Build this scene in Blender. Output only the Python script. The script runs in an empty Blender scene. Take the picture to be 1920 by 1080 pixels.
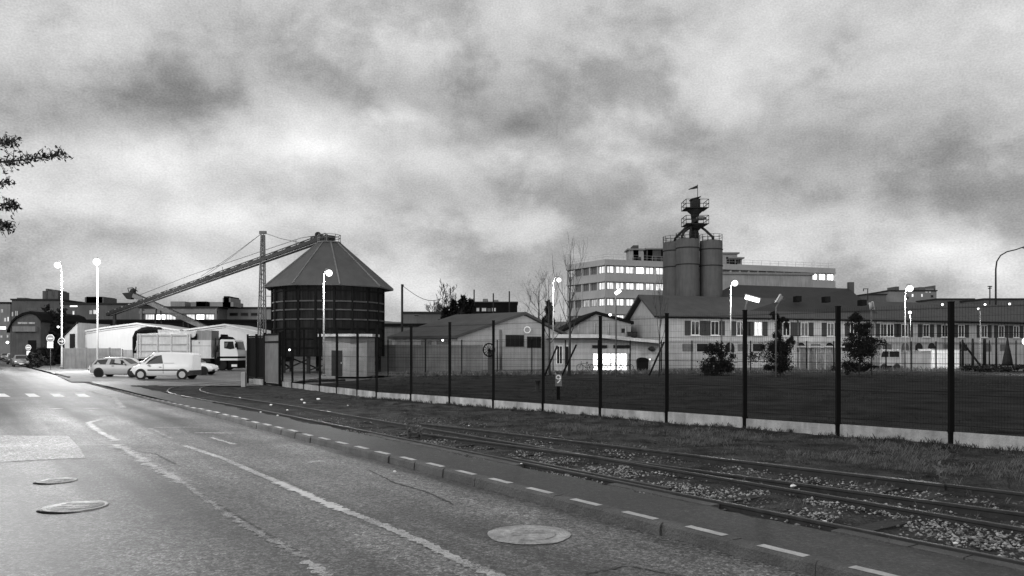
import bpy, bmesh, math, random
from mathutils import Vector, Matrix, noise
R = random.Random(7)
S = bpy.context.scene
COL = S.collection
H, HOR, FOC = 2.1, 656.0, 1500.0          # eye height (m), horizon row, focal length of the 1920 px wide picture

def at(px, py, Y):                          # a point at depth Y
    return Vector(((px-960)/FOC*Y, Y, H-(py-HOR)/FOC*Y))
def gnd(px, py, z=0.0):                     # a point on the level z
    Y = (H-z)*FOC/(py-HOR)
    return Vector(((px-960)/FOC*Y, Y, z))

# ------------------------------------------------------------------ materials
def nd(nt, t, **kw):
    n = nt.nodes.new(t)
    for k, v in kw.items():
        if k in n.inputs: n.inputs[k].default_value = v
        else: setattr(n, k, v)
    return n
def mth(nt, op, a, b=None, clamp=False):
    n = nt.nodes.new('ShaderNodeMath'); n.operation = op; n.use_clamp = clamp
    for i, x in enumerate((a, b)):
        if x is None: continue
        if isinstance(x, (int, float)): n.inputs[i].default_value = x
        else: nt.links.new(x, n.inputs[i])
    return n.outputs[0]
def newmat(name):
    m = bpy.data.materials.new(name); m.use_nodes = True
    nt = m.node_tree; nt.nodes.clear()
    out = nt.nodes.new('ShaderNodeOutputMaterial')
    return m, nt, out
def mat(name, col, rough=.85, var=.25, scale=1.5, bump=0., bscale=25, spec=.3, metal=0, stretch=(1,1,1), fine=.0, fscale=60, rot=0, streak=0):
    m, nt, out = newmat(name)
    b = nd(nt, 'ShaderNodeBsdfPrincipled', Roughness=rough, Metallic=metal)
    b.inputs['Specular IOR Level'].default_value = spec
    tc = nt.nodes.new('ShaderNodeTexCoord'); mp = nt.nodes.new('ShaderNodeMapping')
    mp.inputs['Scale'].default_value = stretch; mp.inputs['Rotation'].default_value = (0,0,rot)
    nt.links.new(tc.outputs['Object'], mp.inputs[0])
    n1 = nd(nt, 'ShaderNodeTexNoise', Scale=scale, Detail=6.0, Roughness=.62)
    nt.links.new(mp.outputs[0], n1.inputs['Vector'])
    v = mth(nt, 'MULTIPLY_ADD', mth(nt, 'SUBTRACT', n1.outputs[0], .5), 4*var); nt.nodes[-1].inputs[2].default_value = 1
    if fine:
        n2 = nd(nt, 'ShaderNodeTexNoise', Scale=fscale, Detail=3.0, Roughness=.7)
        nt.links.new(tc.outputs['Object'], n2.inputs['Vector'])
        f = mth(nt, 'MULTIPLY_ADD', mth(nt, 'SUBTRACT', n2.outputs[0], .5), 4*fine); nt.nodes[-1].inputs[2].default_value = 1
        v = mth(nt, 'MULTIPLY', v, f)
    if streak:
        mp3 = nt.nodes.new('ShaderNodeMapping'); mp3.inputs['Scale'].default_value = (3, 3, .25)
        nt.links.new(tc.outputs['Object'], mp3.inputs[0])
        n3 = nd(nt, 'ShaderNodeTexNoise', Scale=1.6, Detail=4.0, Roughness=.6)
        nt.links.new(mp3.outputs[0], n3.inputs['Vector'])
        f = mth(nt, 'MULTIPLY_ADD', mth(nt, 'SUBTRACT', n3.outputs[0], .5), 4*streak); nt.nodes[-1].inputs[2].default_value = 1
        v = mth(nt, 'MULTIPLY', v, f)
    c = mth(nt, 'MAXIMUM', mth(nt, 'MULTIPLY', v, col), col*.15)
    cc = nt.nodes.new('ShaderNodeCombineColor')
    for i in range(3): nt.links.new(c, cc.inputs[i])
    nt.links.new(cc.outputs[0], b.inputs['Base Color'])
    if bump:
        nb = nd(nt, 'ShaderNodeTexNoise', Scale=bscale, Detail=4.0)
        nt.links.new(tc.outputs['Object'], nb.inputs['Vector'])
        bp = nd(nt, 'ShaderNodeBump', Strength=bump, Distance=.05)
        nt.links.new(nb.outputs[0], bp.inputs['Height']); nt.links.new(bp.outputs[0], b.inputs['Normal'])
    nt.links.new(b.outputs[0], out.inputs[0])
    return m
def emat(name, s, var=0, scale=1.0, stretch=(1,1,1)):
    m, nt, out = newmat(name)
    e = nd(nt, 'ShaderNodeEmission', Strength=s)
    if var:
        tc = nt.nodes.new('ShaderNodeTexCoord'); mp = nt.nodes.new('ShaderNodeMapping')
        mp.inputs['Scale'].default_value = stretch
        nt.links.new(tc.outputs['Object'], mp.inputs[0])
        n1 = nd(nt, 'ShaderNodeTexNoise', Scale=scale, Detail=2.0)
        nt.links.new(mp.outputs[0], n1.inputs['Vector'])
        v = mth(nt, 'MULTIPLY_ADD', mth(nt, 'SUBTRACT', n1.outputs[0], .5), 5*var*s); nt.nodes[-1].inputs[2].default_value = s
        nt.links.new(mth(nt, 'MAXIMUM', v, s*.08), e.inputs['Strength'])
    nt.links.new(e.outputs[0], out.inputs[0])
    return m

M = {}
def asphalt(name, base, tracks=True):
    m, nt, out = newmat(name)
    b = nd(nt, 'ShaderNodeBsdfPrincipled', Roughness=.62)
    b.inputs['Specular IOR Level'].default_value = .35
    tc = nt.nodes.new('ShaderNodeTexCoord')
    def nz(scale, det, rgh, stretch=(1,1,1), rot=0):
        mp = nt.nodes.new('ShaderNodeMapping'); mp.vector_type = 'TEXTURE'; mp.inputs['Scale'].default_value = stretch; mp.inputs['Rotation'].default_value = (0,0,rot)
        nt.links.new(tc.outputs['Object'], mp.inputs[0])
        n = nd(nt, 'ShaderNodeTexNoise', Scale=scale, Detail=det, Roughness=rgh)
        nt.links.new(mp.outputs[0], n.inputs['Vector']); return n.outputs[0]
    def f(o, k):
        v = mth(nt, 'MULTIPLY_ADD', mth(nt, 'SUBTRACT', o, .5), k); nt.nodes[-1].inputs[2].default_value = 1; return v
    ang = math.atan(.69)                       # the road's direction is (-.69, 1)
    v = mth(nt, 'MULTIPLY', f(nz(.45, 6, .62), 2.0), f(nz(6, 6, .75), 1.7))
    v = mth(nt, 'MULTIPLY', v, f(nz(42, 4, .8), 6.5))
    vc = nd(nt, 'ShaderNodeTexVoronoi', Scale=30.0); nt.links.new(tc.outputs['Object'], vc.inputs['Vector'])
    vcs = nt.nodes.new('ShaderNodeSeparateColor'); nt.links.new(vc.outputs['Color'], vcs.inputs[0])
    v = mth(nt, 'MULTIPLY', v, f(vcs.outputs[0], 1.3)); v = mth(nt, 'MULTIPLY', v, f(nz(15, 3, .7), 2.4))
    if tracks: v = mth(nt, 'MULTIPLY', v, f(nz(.9, 3, .5, (1, 18, 1), ang), 4.2))
    vo = nd(nt, 'ShaderNodeTexVoronoi', Scale=.35); vo.feature = 'DISTANCE_TO_EDGE'
    mpv = nt.nodes.new('ShaderNodeMapping'); mpw = nd(nt, 'ShaderNodeTexNoise', Scale=1.7, Detail=4.0)
    nt.links.new(tc.outputs['Object'], mpw.inputs['Vector'])
    ad = nt.nodes.new('ShaderNodeVectorMath'); ad.operation = 'ADD'
    nt.links.new(tc.outputs['Object'], ad.inputs[0]); nt.links.new(mpw.outputs['Color'], ad.inputs[1]); nt.links.new(ad.outputs[0], vo.inputs['Vector'])
    crack = mth(nt, 'MULTIPLY_ADD', mth(nt, 'LESS_THAN', vo.outputs['Distance'], .0022), -.35); nt.nodes[-1].inputs[2].default_value = 1
    v = mth(nt, 'MULTIPLY', v, crack)
    c = mth(nt, 'MAXIMUM', mth(nt, 'MULTIPLY', v, base), base*.2)
    cc = nt.nodes.new('ShaderNodeCombineColor')
    for i in range(3): nt.links.new(c, cc.inputs[i])
    nt.links.new(cc.outputs[0], b.inputs['Base Color'])
    bp = nd(nt, 'ShaderNodeBump', Strength=.35, Distance=.01)
    nt.links.new(nz(45, 3, .7), bp.inputs['Height']); nt.links.new(bp.outputs[0], b.inputs['Normal'])
    nt.links.new(b.outputs[0], out.inputs[0])
    return m
M['asphalt'] = asphalt('worn_asphalt', .084)
M['asphalt_dark'] = asphalt('dark_asphalt', .019, False)
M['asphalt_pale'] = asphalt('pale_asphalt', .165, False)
M['yard'] = asphalt('yard_asphalt', .07, False)
M['earth'] = mat('bare_earth', .038, .95, .85, 1.4, 1.0, 14, fine=.75, fscale=34, spec=.02)
M['lawn'] = mat('dark_lawn', .032, .95, .6, .6, .8, 40, fine=.4, fscale=25, spec=.0)
M['ground'] = mat('far_ground', .05, .95)
def worn_paint(name, col, cover):
    m = mat(name, col, .7, .25, 3.0, .3, 60, fine=.2, fscale=28); nt = m.node_tree
    o = nt.nodes['Material Output']; b = o.inputs[0].links[0].from_socket
    tc = nt.nodes.new('ShaderNodeTexCoord'); f = None
    for sc, w in ((55, .55), (5, .3), (1.1, .25)):
        n = nd(nt, 'ShaderNodeTexNoise', Scale=sc, Detail=4.0, Roughness=.7); nt.links.new(tc.outputs['Object'], n.inputs['Vector'])
        v = mth(nt, 'MULTIPLY', n.outputs[0], w); f = v if f is None else mth(nt, 'ADD', f, v)
    mr = nt.nodes.new('ShaderNodeMapRange'); nt.links.new(f, mr.inputs[0])
    mr.inputs['From Min'].default_value = .55-cover*.2-.09; mr.inputs['From Max'].default_value = .55-cover*.2+.09
    mr.inputs['To Min'].default_value = 1; mr.inputs['To Max'].default_value = 0
    tr = nt.nodes.new('ShaderNodeBsdfTransparent'); mx = nt.nodes.new('ShaderNodeMixShader')
    inv = mth(nt, 'SUBTRACT', 1.0, mr.outputs[0])
    nt.links.new(inv, mx.inputs[0]); nt.links.new(tr.outputs[0], mx.inputs[1]); nt.links.new(b, mx.inputs[2]); nt.links.new(mx.outputs[0], o.inputs[0])
    return m
M['paint'] = worn_paint('worn_white_paint', .46, .8); M['paint_faint'] = worn_paint('faded_white_paint', .36, .3)
M['tar'] = mat('tar_seam', .02, .6, .3, 3)
M['kerb'] = mat('kerb_concrete', .075, .9, .4, 2.5, .6, 30, fine=.3)
M['kerb_paint'] = mat('kerb_white_paint', .34, .8, .35, 4, fine=.25, fscale=40)
M['concrete'] = mat('weathered_concrete', .30, .9, .35, 1.2, .3, 20, fine=.12, streak=.25)
M['concrete_dark'] = mat('grey_concrete', .16, .9, .3, 1.0, .2, 20, streak=.2)
M['plinth'] = mat('plinth_concrete', .25, .9, .5, 1.5, .3, 20, fine=.25, streak=.3)
M['black'] = mat('black_coated_metal', .006, .85, .2, 3, spec=.06)
M['wire'] = mat('dark_wire', .008, .9, .1, spec=.05)
M['rail'] = mat('rusted_rail', .028, .45, .4, 6, fine=.2, spec=.25)
M['sleeper'] = mat('tarred_timber', .025, .9, .4, 4, .5, 20, stretch=(1,6,1))
M['stone'] = mat('ballast_stone', .28, .9, .5, 9, fine=.2)
M['stone_mid'] = mat('grey_ballast_stone', .17, .9, .5, 9, fine=.2); M['stone_black'] = mat('stained_ballast_stone', .05, .9, .5, 9, fine=.2)
M['stone_dark'] = mat('dark_ballast', .085, .9, .5, 5)
M['drygrass'] = mat('dry_grass', .10, .9, .4, 2)
M['weed'] = mat('dark_weed', .03, .9, .4, 2)
M['leaf'] = mat('dark_leaf', .05, .8, .4, 2, spec=.2)
M['leaf_black'] = mat('evergreen_leaf', .014, .9, .4, 2, spec=.1)
M['bark'] = mat('grey_bark', .05, .9, .4, 6, stretch=(1,1,.2))
M['wood_dark'] = mat('dark_planks', .014, .85, .45, 1.2, .4, 12, stretch=(4,4,.35), streak=.35, spec=.05)
M['wood_band'] = mat('pale_band', .055, .8, .4, 1.5)
M['slate'] = mat('silo_roof_felt', .06, .8, .25, .7, .2, 30, fine=.12, fscale=14)
M['roof_dark'] = mat('dark_roof_tiles', .022, .85, .25, .8, .4, 9, fine=.2, fscale=10)
M['roof_mid'] = mat('grey_roof_tiles', .05, .85, .25, .8, .3, 9, fine=.2, fscale=10)
M['roof_black'] = mat('tarred_roof', .009, .95, .3, .6, spec=.05)
M['white_wall'] = mat('white_render', .34, .85, .2, .5, streak=.16)
M['white_clad'] = mat('white_cladding', .37, .6, .08, .4, streak=.06)
M['office'] = mat('office_panels', .33, .85, .12, .3, streak=.1); M['office_pier'] = mat('office_pier', .42, .85, .12, .3)
M['cream'] = mat('cream_render', .31, .85, .15, .5, streak=.14)
M['grey_wall'] = mat('grey_render', .26, .85, .2, .5, streak=.2)
M['dark_wall'] = mat('sooty_brick', .06, .9, .35, .8, .3, 8, streak=.2)
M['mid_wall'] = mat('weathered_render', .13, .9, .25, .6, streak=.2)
M['far_wall'] = mat('far_facade', .2, .9, .2, .3, streak=.15)
M['far_dark'] = mat('far_dark_facade', .10, .9, .25, .3, streak=.15)
M['glass'] = mat('dark_glass', .01, .15, .1, spec=.3)
M['glass_grey'] = mat('grey_curtained_glass', .09, .3, .5, 3, spec=.5)
M['frame'] = mat('white_frame', .6, .6, .1)
M['shutter'] = mat('dark_shutter', .03, .7, .3, 3, stretch=(1,1,12))
M['steel'] = mat('galvanised_steel', .34, .5, .2, 2, spec=.5)
M['steel_dark'] = mat('dark_painted_steel', .02, .75, .3, 2, spec=.15)
M['steel_mid'] = mat('grey_painted_steel', .12, .6, .3, 2, streak=.15)
M['silo'] = mat('silo_grey', .066, .7, .2, .8, streak=.22)
M['pole_grey'] = mat('grey_lamp_pole', .16, .5, .15)
M['pole'] = mat('pale_lamp_pole', .5, .45, .1)
M['car_white'] = mat('white_car_paint', .72, .25, .04, spec=.5)
M['car_silver'] = mat('silver_car_paint', .42, .3, .06, spec=.6)
M['car_dark'] = mat('dark_car_paint', .03, .2, .1, spec=.6)
M['car_grey'] = mat('grey_car_paint', .15, .25, .1, spec=.6)
M['tyre'] = mat('tyre_rubber', .012, .9, .2)
M['rim'] = mat('alloy_rim', .45, .35, .1, spec=.5)
M['plastic'] = mat('black_plastic', .018, .6, .1)
M['headlight'] = mat('headlight_glass', .75, .15, .05, spec=.6)
M['truck'] = mat('grey_truck_panel', .62, .6, .15, 1.5, streak=.12)
M['litter'] = mat('white_litter', .7, .7, .1)
M['sign_white'] = mat('sign_white', .75, .5, .05)
M['sign_red'] = mat('sign_grey_red', .22, .5, .05)
M['sign_dark'] = mat('sign_dark_blue', .02, .4, .05)
M['worn_iron'] = mat('worn_iron', .38, .62, .5, 6, .5, 40, fine=.5, fscale=40)
M['manhole'] = mat('painted_manhole', .27, .75, .6, 4, .5, 40, fine=.3, fscale=35)
M['iron'] = mat('cast_iron', .12, .7, .35, 6, .4, 30)
M['paint_zebra'] = worn_paint('zebra_paint', .8, .9); M['container'] = mat('bright_white_panel', .8, .6, .06, 1)
M['paint_ghost'] = worn_paint('ghost_of_white_paint', .26, .12)
M['lamp'] = emat('lamp_bulb', 650)
M['lamp_soft'] = emat('lamp_tube', 6)
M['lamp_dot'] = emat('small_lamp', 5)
M['lit'] = emat('lit_pane', 1.15, .42, 1.3, (1.6,1.6,.35))
M['lit_dim'] = emat('dim_lit_pane', .5, .5, 1.5, (1.6,1.6,.5))
M['lit_bright'] = emat('bright_lit_pane', 3.2, .2, .8)

# ------------------------------------------------------------------ mesh builder
class MB:
    def __init__(s): s.v = []; s.f = []; s.m = []; s.s = []
    def add(s, vs, fs, mi=0, sm=False):
        o = len(s.v); s.v += [tuple(v) for v in vs]
        for f in fs: s.f.append(tuple(i+o for i in f)); s.m.append(mi); s.s.append(sm)
        return s
    def box(s, x0, x1, y0, y1, z0, z1, mi=0):
        vs = [(x, y, z) for z in (z0, z1) for y in (y0, y1) for x in (x0, x1)]
        return s.add(vs, [(0,2,3,1),(4,5,7,6),(0,1,5,4),(2,6,7,3),(0,4,6,2),(1,3,7,5)], mi)
    def prism(s, poly, vec, mi=0):
        n = len(poly); vec = Vector(vec); P = [Vector(p) for p in poly]
        return s.add(P+[p+vec for p in P], [tuple(range(n)), tuple(range(2*n-1, n-1, -1))]+[(i, (i+1)%n, n+(i+1)%n, n+i) for i in range(n)], mi)
    def beam(s, p, q, w, h=None, mi=0):
        p, q = Vector(p), Vector(q); h = h or w; d = (q-p).normalized()
        a = d.cross(Vector((0,0,1)))
        a = Vector((1,0,0)) if a.length < 1e-4 else a.normalized()
        b = a.cross(d); a = a*w/2; b = b*h/2
        return s.prism([p-a-b, p+a-b, p+a+b, p-a+b], q-p, mi)
    def tube(s, pts, r, n=6, mi=0, sm=True, cap=True):
        P = [Vector(p) for p in pts]; k = len(P); rs = r if isinstance(r, (list, tuple)) else [r]*k
        vs = []; prev = None
        for i, p in enumerate(P):
            d = (P[min(i+1, k-1)]-P[max(i-1, 0)])
            d = d.normalized() if d.length > 1e-9 else Vector((0,0,1))
            a = prev-d*prev.dot(d) if prev else (d.cross(Vector((0,0,1))) if abs(d.z) < .95 else d.cross(Vector((0,1,0))))
            a = a.normalized(); prev = a; b = d.cross(a)
            vs += [p+(a*math.cos(t)+b*math.sin(t))*rs[i] for t in [2*math.pi*j/n for j in range(n)]]
        fs = [(i*n+j, i*n+(j+1)%n, (i+1)*n+(j+1)%n, (i+1)*n+j) for i in range(k-1) for j in range(n)]
        s.add(vs, fs, mi, sm)
        if cap:
            o = len(s.v)-k*n
            s.f += [tuple(o+j for j in range(n)), tuple(o+(k-1)*n+j for j in range(n-1, -1, -1))]; s.m += [mi]*2; s.s += [False]*2
        return s
    def lathe(s, c, prof, n=24, mi=0, sm=True, axis='z', a0=0):
        vs = []
        for r, z in prof:
            for j in range(n):
                t = a0+2*math.pi*j/n; x, y = r*math.cos(t), r*math.sin(t)
                vs.append((c[0]+x, c[1]+y, c[2]+z) if axis == 'z' else (c[0]+x, c[1]+z, c[2]+y) if axis == 'y' else (c[0]+z, c[1]+x, c[2]+y))
        k = len(prof)
        fs = [(i*n+j, i*n+(j+1)%n, (i+1)*n+(j+1)%n, (i+1)*n+j) for i in range(k-1) for j in range(n)]
        s.add(vs, fs, mi, sm)
        o = len(s.v)-k*n
        s.f += [tuple(o+j for j in range(n)), tuple(o+(k-1)*n+j for j in range(n))]; s.m += [mi]*2; s.s += [False]*2
        return s
    def ball(s, c, r, n=8, k=5, mi=0, sc=(1,1,1)):
        prof = [(max(r*math.sin(math.pi*i/k), r*.02), -r*math.cos(math.pi*i/k)) for i in range(k+1)]
        o = len(s.v); s.lathe((0,0,0), prof, n, mi)
        for i in range(o, len(s.v)):
            v = s.v[i]; s.v[i] = (c[0]+v[0]*sc[0], c[1]+v[1]*sc[1], c[2]+v[2]*sc[2])
        return s
    def card(s, c, size, rnd, asp=1.6, mi=0):
        d = Vector((rnd.gauss(0,1), rnd.gauss(0,1), rnd.gauss(0,1))).normalized()
        e = d.cross(Vector((rnd.gauss(0,1), rnd.gauss(0,1), rnd.gauss(0,1)))).normalized()
        c = Vector(c); a = d*size*asp*.5; b = e*size*.5
        n = d.cross(e)*size*.15
        return s.add([c-a, c-b*.9+n, c+a, c+b*.9+n], [(0,1,2),(0,2,3)], mi)
    def build(s, name, m, parent=None, fix=True):
        me = bpy.data.meshes.new(name); off = Vector((0,0,0)); p = parent
        while p is not None: off += p.location; p = p.parent
        me.from_pydata([Vector(v)-off for v in s.v], [], s.f)
        for x in (m if isinstance(m, (list, tuple)) else [m]): me.materials.append(M[x])
        me.polygons.foreach_set('material_index', s.m); me.polygons.foreach_set('use_smooth', s.s)
        if fix and len(s.f) < 30000:
            bm = bmesh.new(); bm.from_mesh(me); bmesh.ops.recalc_face_normals(bm, faces=bm.faces); bm.to_mesh(me); bm.free()
        me.update()
        o = bpy.data.objects.new(name, me); COL.objects.link(o); o.parent = parent
        return o
def tag(o, label=None, cat=None, group=None, kind=None):
    for k, v in (('label', label), ('category', cat), ('group', group), ('kind', kind)):
        if v: o[k] = v
    return o
def thing(name, label, cat, loc=(0,0,0), group=None):
    o = bpy.data.objects.new(name, None); COL.objects.link(o); o.location = loc
    o.empty_display_size = .2
    return tag(o, label, cat, group)
def struct(mb, name, m): return tag(mb.build(name, m), kind='structure')
def dup(root, loc, label, rz=0, group=None):
    def cp(o, par):
        c = o.copy(); COL.objects.link(c); c.parent = par
        for ch in list(o.children): cp(ch, c)
        return c
    r = cp(root, None); r.location = loc; r.rotation_euler = (0,0,rz); r['label'] = label
    if group: r['group'] = group
    return r

class Fac:                                     # a facade line on the ground: t along it, d out towards the viewer
    def __init__(s, X, Y, dx, dy):
        l = math.hypot(dx, dy); s.X, s.Y, s.dx, s.dy = X, Y, dx/l, dy/l
        s.nx, s.ny = s.dy, -s.dx
    def t(s, px): u = (px-960)/FOC; return (u*s.Y-s.X)/(s.dx-u*s.dy)
    def z(s, px, py): return H-(py-HOR)/FOC*(s.Y+s.dy*s.t(px))
    def p(s, t, z, d=0): return Vector((s.X+s.dx*t+s.nx*d, s.Y+s.dy*t+s.ny*d, z))
    def box(s, mb, t0, t1, z0, z1, d0, d1, mi=0):
        return mb.prism([s.p(t0,z0,d0), s.p(t1,z0,d0), s.p(t1,z1,d0), s.p(t0,z1,d0)], Vector((s.nx*(d1-d0), s.ny*(d1-d0), 0)), mi)
    def poly(s, mb, pts, d0, d1, mi=0):
        return mb.prism([s.p(t, z, d0) for t, z in pts], Vector((s.nx*(d1-d0), s.ny*(d1-d0), 0)), mi)

def window(F, parent, t0, t1, z0, z1, pane, name='window', d=.0, mull=1, fr='frame', fw=.07, sill=False):
    """frame ring with mullions standing proud of the wall, its pane set back inside it"""
    m = MB()
    F.box(m, t0, t0+fw, z0, z1, d+.003, d+.07); F.box(m, t1-fw, t1, z0, z1, d+.003, d+.07)
    F.box(m, t0+fw, t1-fw, z0, z0+fw, d+.003, d+.07); F.box(m, t0+fw, t1-fw, z1-fw, z1, d+.003, d+.07)
    for i in range(mull):
        tm = t0+(t1-t0)*(i+1)/(mull+1); F.box(m, tm-fw*.4, tm+fw*.4, z0+fw, z1-fw, d+.003, d+.06)
    w = m.build(name, fr, parent)
    g = MB(); F.box(g, t0+fw, t1-fw, z0+fw, z1-fw, d+.004, d+.025); g.build('pane', pane, w)
    if sill:
        q = MB(); F.box(q, t0-.1, t1+.1, z0-.09, z0-.003, d+.003, d+.16); q.build('sill', fr, w)
    return w
# ------------------------------------------------------------------ sky, sun, camera
W = bpy.data.worlds.new('World'); S.world = W; W.use_nodes = True
nt = W.node_tree; nt.nodes.clear()
out = nt.nodes.new('ShaderNodeOutputWorld'); bg = nt.nodes.new('ShaderNodeBackground'); nt.links.new(bg.outputs[0], out.inputs[0])
SUN_EL, SUN_ROT = math.radians(24), math.radians(215)
sky = nt.nodes.new('ShaderNodeTexSky'); sky.sky_type = 'NISHITA'; sky.sun_disc = False
sky.sun_elevation = SUN_EL; sky.sun_rotation = SUN_ROT
bw = nt.nodes.new('ShaderNodeRGBToBW'); nt.links.new(sky.outputs[0], bw.inputs[0])
tc = nt.nodes.new('ShaderNodeTexCoord')
sp = nt.nodes.new('ShaderNodeSeparateXYZ'); nt.links.new(tc.outputs['Generated'], sp.inputs[0])
el = mth(nt, 'ARCSINE', sp.outputs[2]); az = mth(nt, 'ARCTAN2', sp.outputs[0], sp.outputs[1])
# the cloud layer lies flat overhead, so its lumps flatten towards the horizon
px_ = az; py_ = mth(nt, 'MULTIPLY', el, 1.4)
cv = nt.nodes.new('ShaderNodeCombineXYZ'); nt.links.new(px_, cv.inputs[0]); nt.links.new(py_, cv.inputs[1])
def wn(scale, det, rough=.55, dist=0., off=0):
    mp = nt.nodes.new('ShaderNodeMapping'); mp.inputs['Location'].default_value = (off, off*.7, off*.3)
    nt.links.new(cv.outputs[0], mp.inputs[0])
    n = nd(nt, 'ShaderNodeTexNoise', Scale=scale, Detail=det, Roughness=rough, Distortion=dist)
    nt.links.new(mp.outputs[0], n.inputs['Vector']); return n
warp = wn(3.2, 5, .55, 0, 3.1)
ws = nt.nodes.new('ShaderNodeSeparateColor'); nt.links.new(warp.outputs['Color'], ws.inputs[0])
azw = mth(nt, 'ADD', az, mth(nt, 'MULTIPLY', mth(nt, 'SUBTRACT', ws.outputs[0], .5), .34))
elw = mth(nt, 'ADD', el, mth(nt, 'MULTIPLY', mth(nt, 'SUBTRACT', ws.outputs[1], .5), .16))
# cloud banks: (column, row in the 1920 wide picture turned into azimuth and elevation), half widths, strength
BANKS = [(190,185,330,56,-.12),(470,120,260,75,-.02),(760,40,170,50,.11),(60,40,130,50,.07),(320,268,260,42,.15),(560,215,150,32,.11),
    (975,235,160,58,-.16),(720,130,260,55,-.07),(770,205,75,20,.13),(930,285,260,36,.12),(760,350,150,42,-.06),(500,410,430,28,.09),(600,300,80,26,.10),
    (1500,290,230,55,-.14),(1800,200,260,95,-.03),(1640,60,200,60,.02),(1330,120,170,60,.04),(1180,250,170,38,.08),(1100,330,140,26,.12),
    (1700,370,260,38,-.05),(1850,505,140,32,.13),(1450,440,220,22,.05),(850,470,350,26,-.02),(150,350,200,40,.06),(250,480,260,40,-.05),(1850,310,140,26,.05),(250,540,500,60,.05),(1250,540,700,55,.05),(650,560,400,40,.05)]
acc = None
for bx, by, hw, hh, k in BANKS:
    a0 = math.atan((bx-960)/FOC); r = math.hypot(FOC, bx-960); e0 = math.atan((HOR-by)/r)
    sa = hw/FOC*math.cos(a0)**2; se = hh/r
    da = mth(nt, 'MULTIPLY', mth(nt, 'SUBTRACT', azw, a0), 1/sa); de = mth(nt, 'MULTIPLY', mth(nt, 'SUBTRACT', elw, e0), 1/se)
    q = mth(nt, 'ADD', mth(nt, 'MULTIPLY', da, da), mth(nt, 'MULTIPLY', de, de))
    g = mth(nt, 'MULTIPLY', mth(nt, 'EXPONENT', mth(nt, 'MULTIPLY', q, -.7)), k*1.12)
    acc = g if acc is None else mth(nt, 'ADD', acc, g)
n1 = wn(3.8, 9, .55, .15, 5.7); n2 = wn(11, 8, .6, .15, 9.); n3 = wn(420, 1, .5, 0, 2.)
cl = mth(nt, 'ADD', mth(nt, 'MULTIPLY', mth(nt, 'SUBTRACT', n1.outputs[0], .5), .44), mth(nt, 'MULTIPLY', mth(nt, 'SUBTRACT', n2.outputs[0], .5), .32))
sm = nt.nodes.new('ShaderNodeMapRange'); sm.interpolation_type = 'SMOOTHSTEP'; sm.inputs['From Min'].default_value = .44; sm.inputs['From Max'].default_value = .55
nt.links.new(mth(nt, 'ADD', mth(nt, 'MULTIPLY', n1.outputs[0], .8), mth(nt, 'MULTIPLY', n2.outputs[0], .2)), sm.inputs[0])
cl = mth(nt, 'ADD', cl, mth(nt, 'MULTIPLY', mth(nt, 'SUBTRACT', sm.outputs[0], .5), .095))
cl = mth(nt, 'ADD', cl, mth(nt, 'MULTIPLY', mth(nt, 'SUBTRACT', n3.outputs[0], .5), .16))
disp = mth(nt, 'ADD', mth(nt, 'ADD', .695, cl), acc)          # wanted picture brightness
lin = mth(nt, 'POWER', mth(nt, 'MAXIMUM', disp, .05), 2.2)
# an overcast sky is brightest overhead
zen = nt.nodes.new('ShaderNodeMapRange'); zen.interpolation_type = 'SMOOTHSTEP'
zen.inputs['From Min'].default_value = .46; zen.inputs['From Max'].default_value = 1.2; zen.inputs['To Min'].default_value = 1; zen.inputs['To Max'].default_value = 1.7
nt.links.new(el, zen.inputs[0])
lin = mth(nt, 'MULTIPLY', lin, zen.outputs[0])
# the clear-sky light above the clouds comes through a little
tot = mth(nt, 'ADD', mth(nt, 'MULTIPLY', lin, 9.6), mth(nt, 'MULTIPLY', mth(nt, 'MINIMUM', bw.outputs[0], 3.0), .12))
cc = nt.nodes.new('ShaderNodeCombineColor')
for i in range(3): nt.links.new(tot, cc.inputs[i])
nt.links.new(cc.outputs[0], bg.inputs[0]); bg.inputs[1].default_value = .1
W.cycles.sampling_method = 'MANUAL'; W.cycles.sample_map_resolution = 1024

sl = bpy.data.lights.new('sun', 'SUN'); sl.energy = 1.5; sl.angle = math.radians(35); sl.color = (1, 1, 1)
so = bpy.data.objects.new('sun', sl); COL.objects.link(so)
sd = Vector((math.sin(SUN_ROT)*math.cos(SUN_EL), math.cos(SUN_ROT)*math.cos(SUN_EL), math.sin(SUN_EL)))
so.rotation_euler = sd.to_track_quat('Z', 'Y').to_euler(); so.location = (0, -10, 40)

cam = bpy.data.cameras.new('camera'); co = bpy.data.objects.new('camera', cam); COL.objects.link(co); S.camera = co
co.location = (0, 0, H); co.rotation_euler = (math.pi/2, 0, 0)
cam.sensor_width = 36; cam.lens = 36*FOC/1920; cam.shift_y = (HOR-540)/1920; cam.clip_end = 5000; cam.clip_start = .1
S.view_settings.view_transform = 'Standard'; S.view_settings.look = 'None'; S.view_settings.gamma = 1; S.view_settings.exposure = 0

# ------------------------------------------------------------------ ground, road, yard, lawn
KX = lambda Y: -.69*Y+7.92                 # the kerb's road edge
UD = Vector((-.69, 1, 0)).normalized(); UN = Vector((1, .69, 0)).normalized()    # along the kerb, and away from the road
struct(MB().add([(-2500,-300,-.15),(2500,-300,-.15),(2500,3000,-.15),(-2500,3000,-.15)], [(0,1,2,3)]), 'ground', 'ground')
struct(MB().add([(KX(-8),-8,0),(KX(320),320,0),(KX(320)-22,320,0),(KX(-8)-26,-8,0)], [(0,1,2,3)]), 'road', 'asphalt')
struct(MB().add([(KX(45.5)+.35,45.5,.05),(-14,45.5,.05),(-14,64,.05),(120,64,.05),(140,170,.05),(KX(170)+.35,170,.05)], [(0,1,2,3,4,5)]), 'yard', 'yard')
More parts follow.
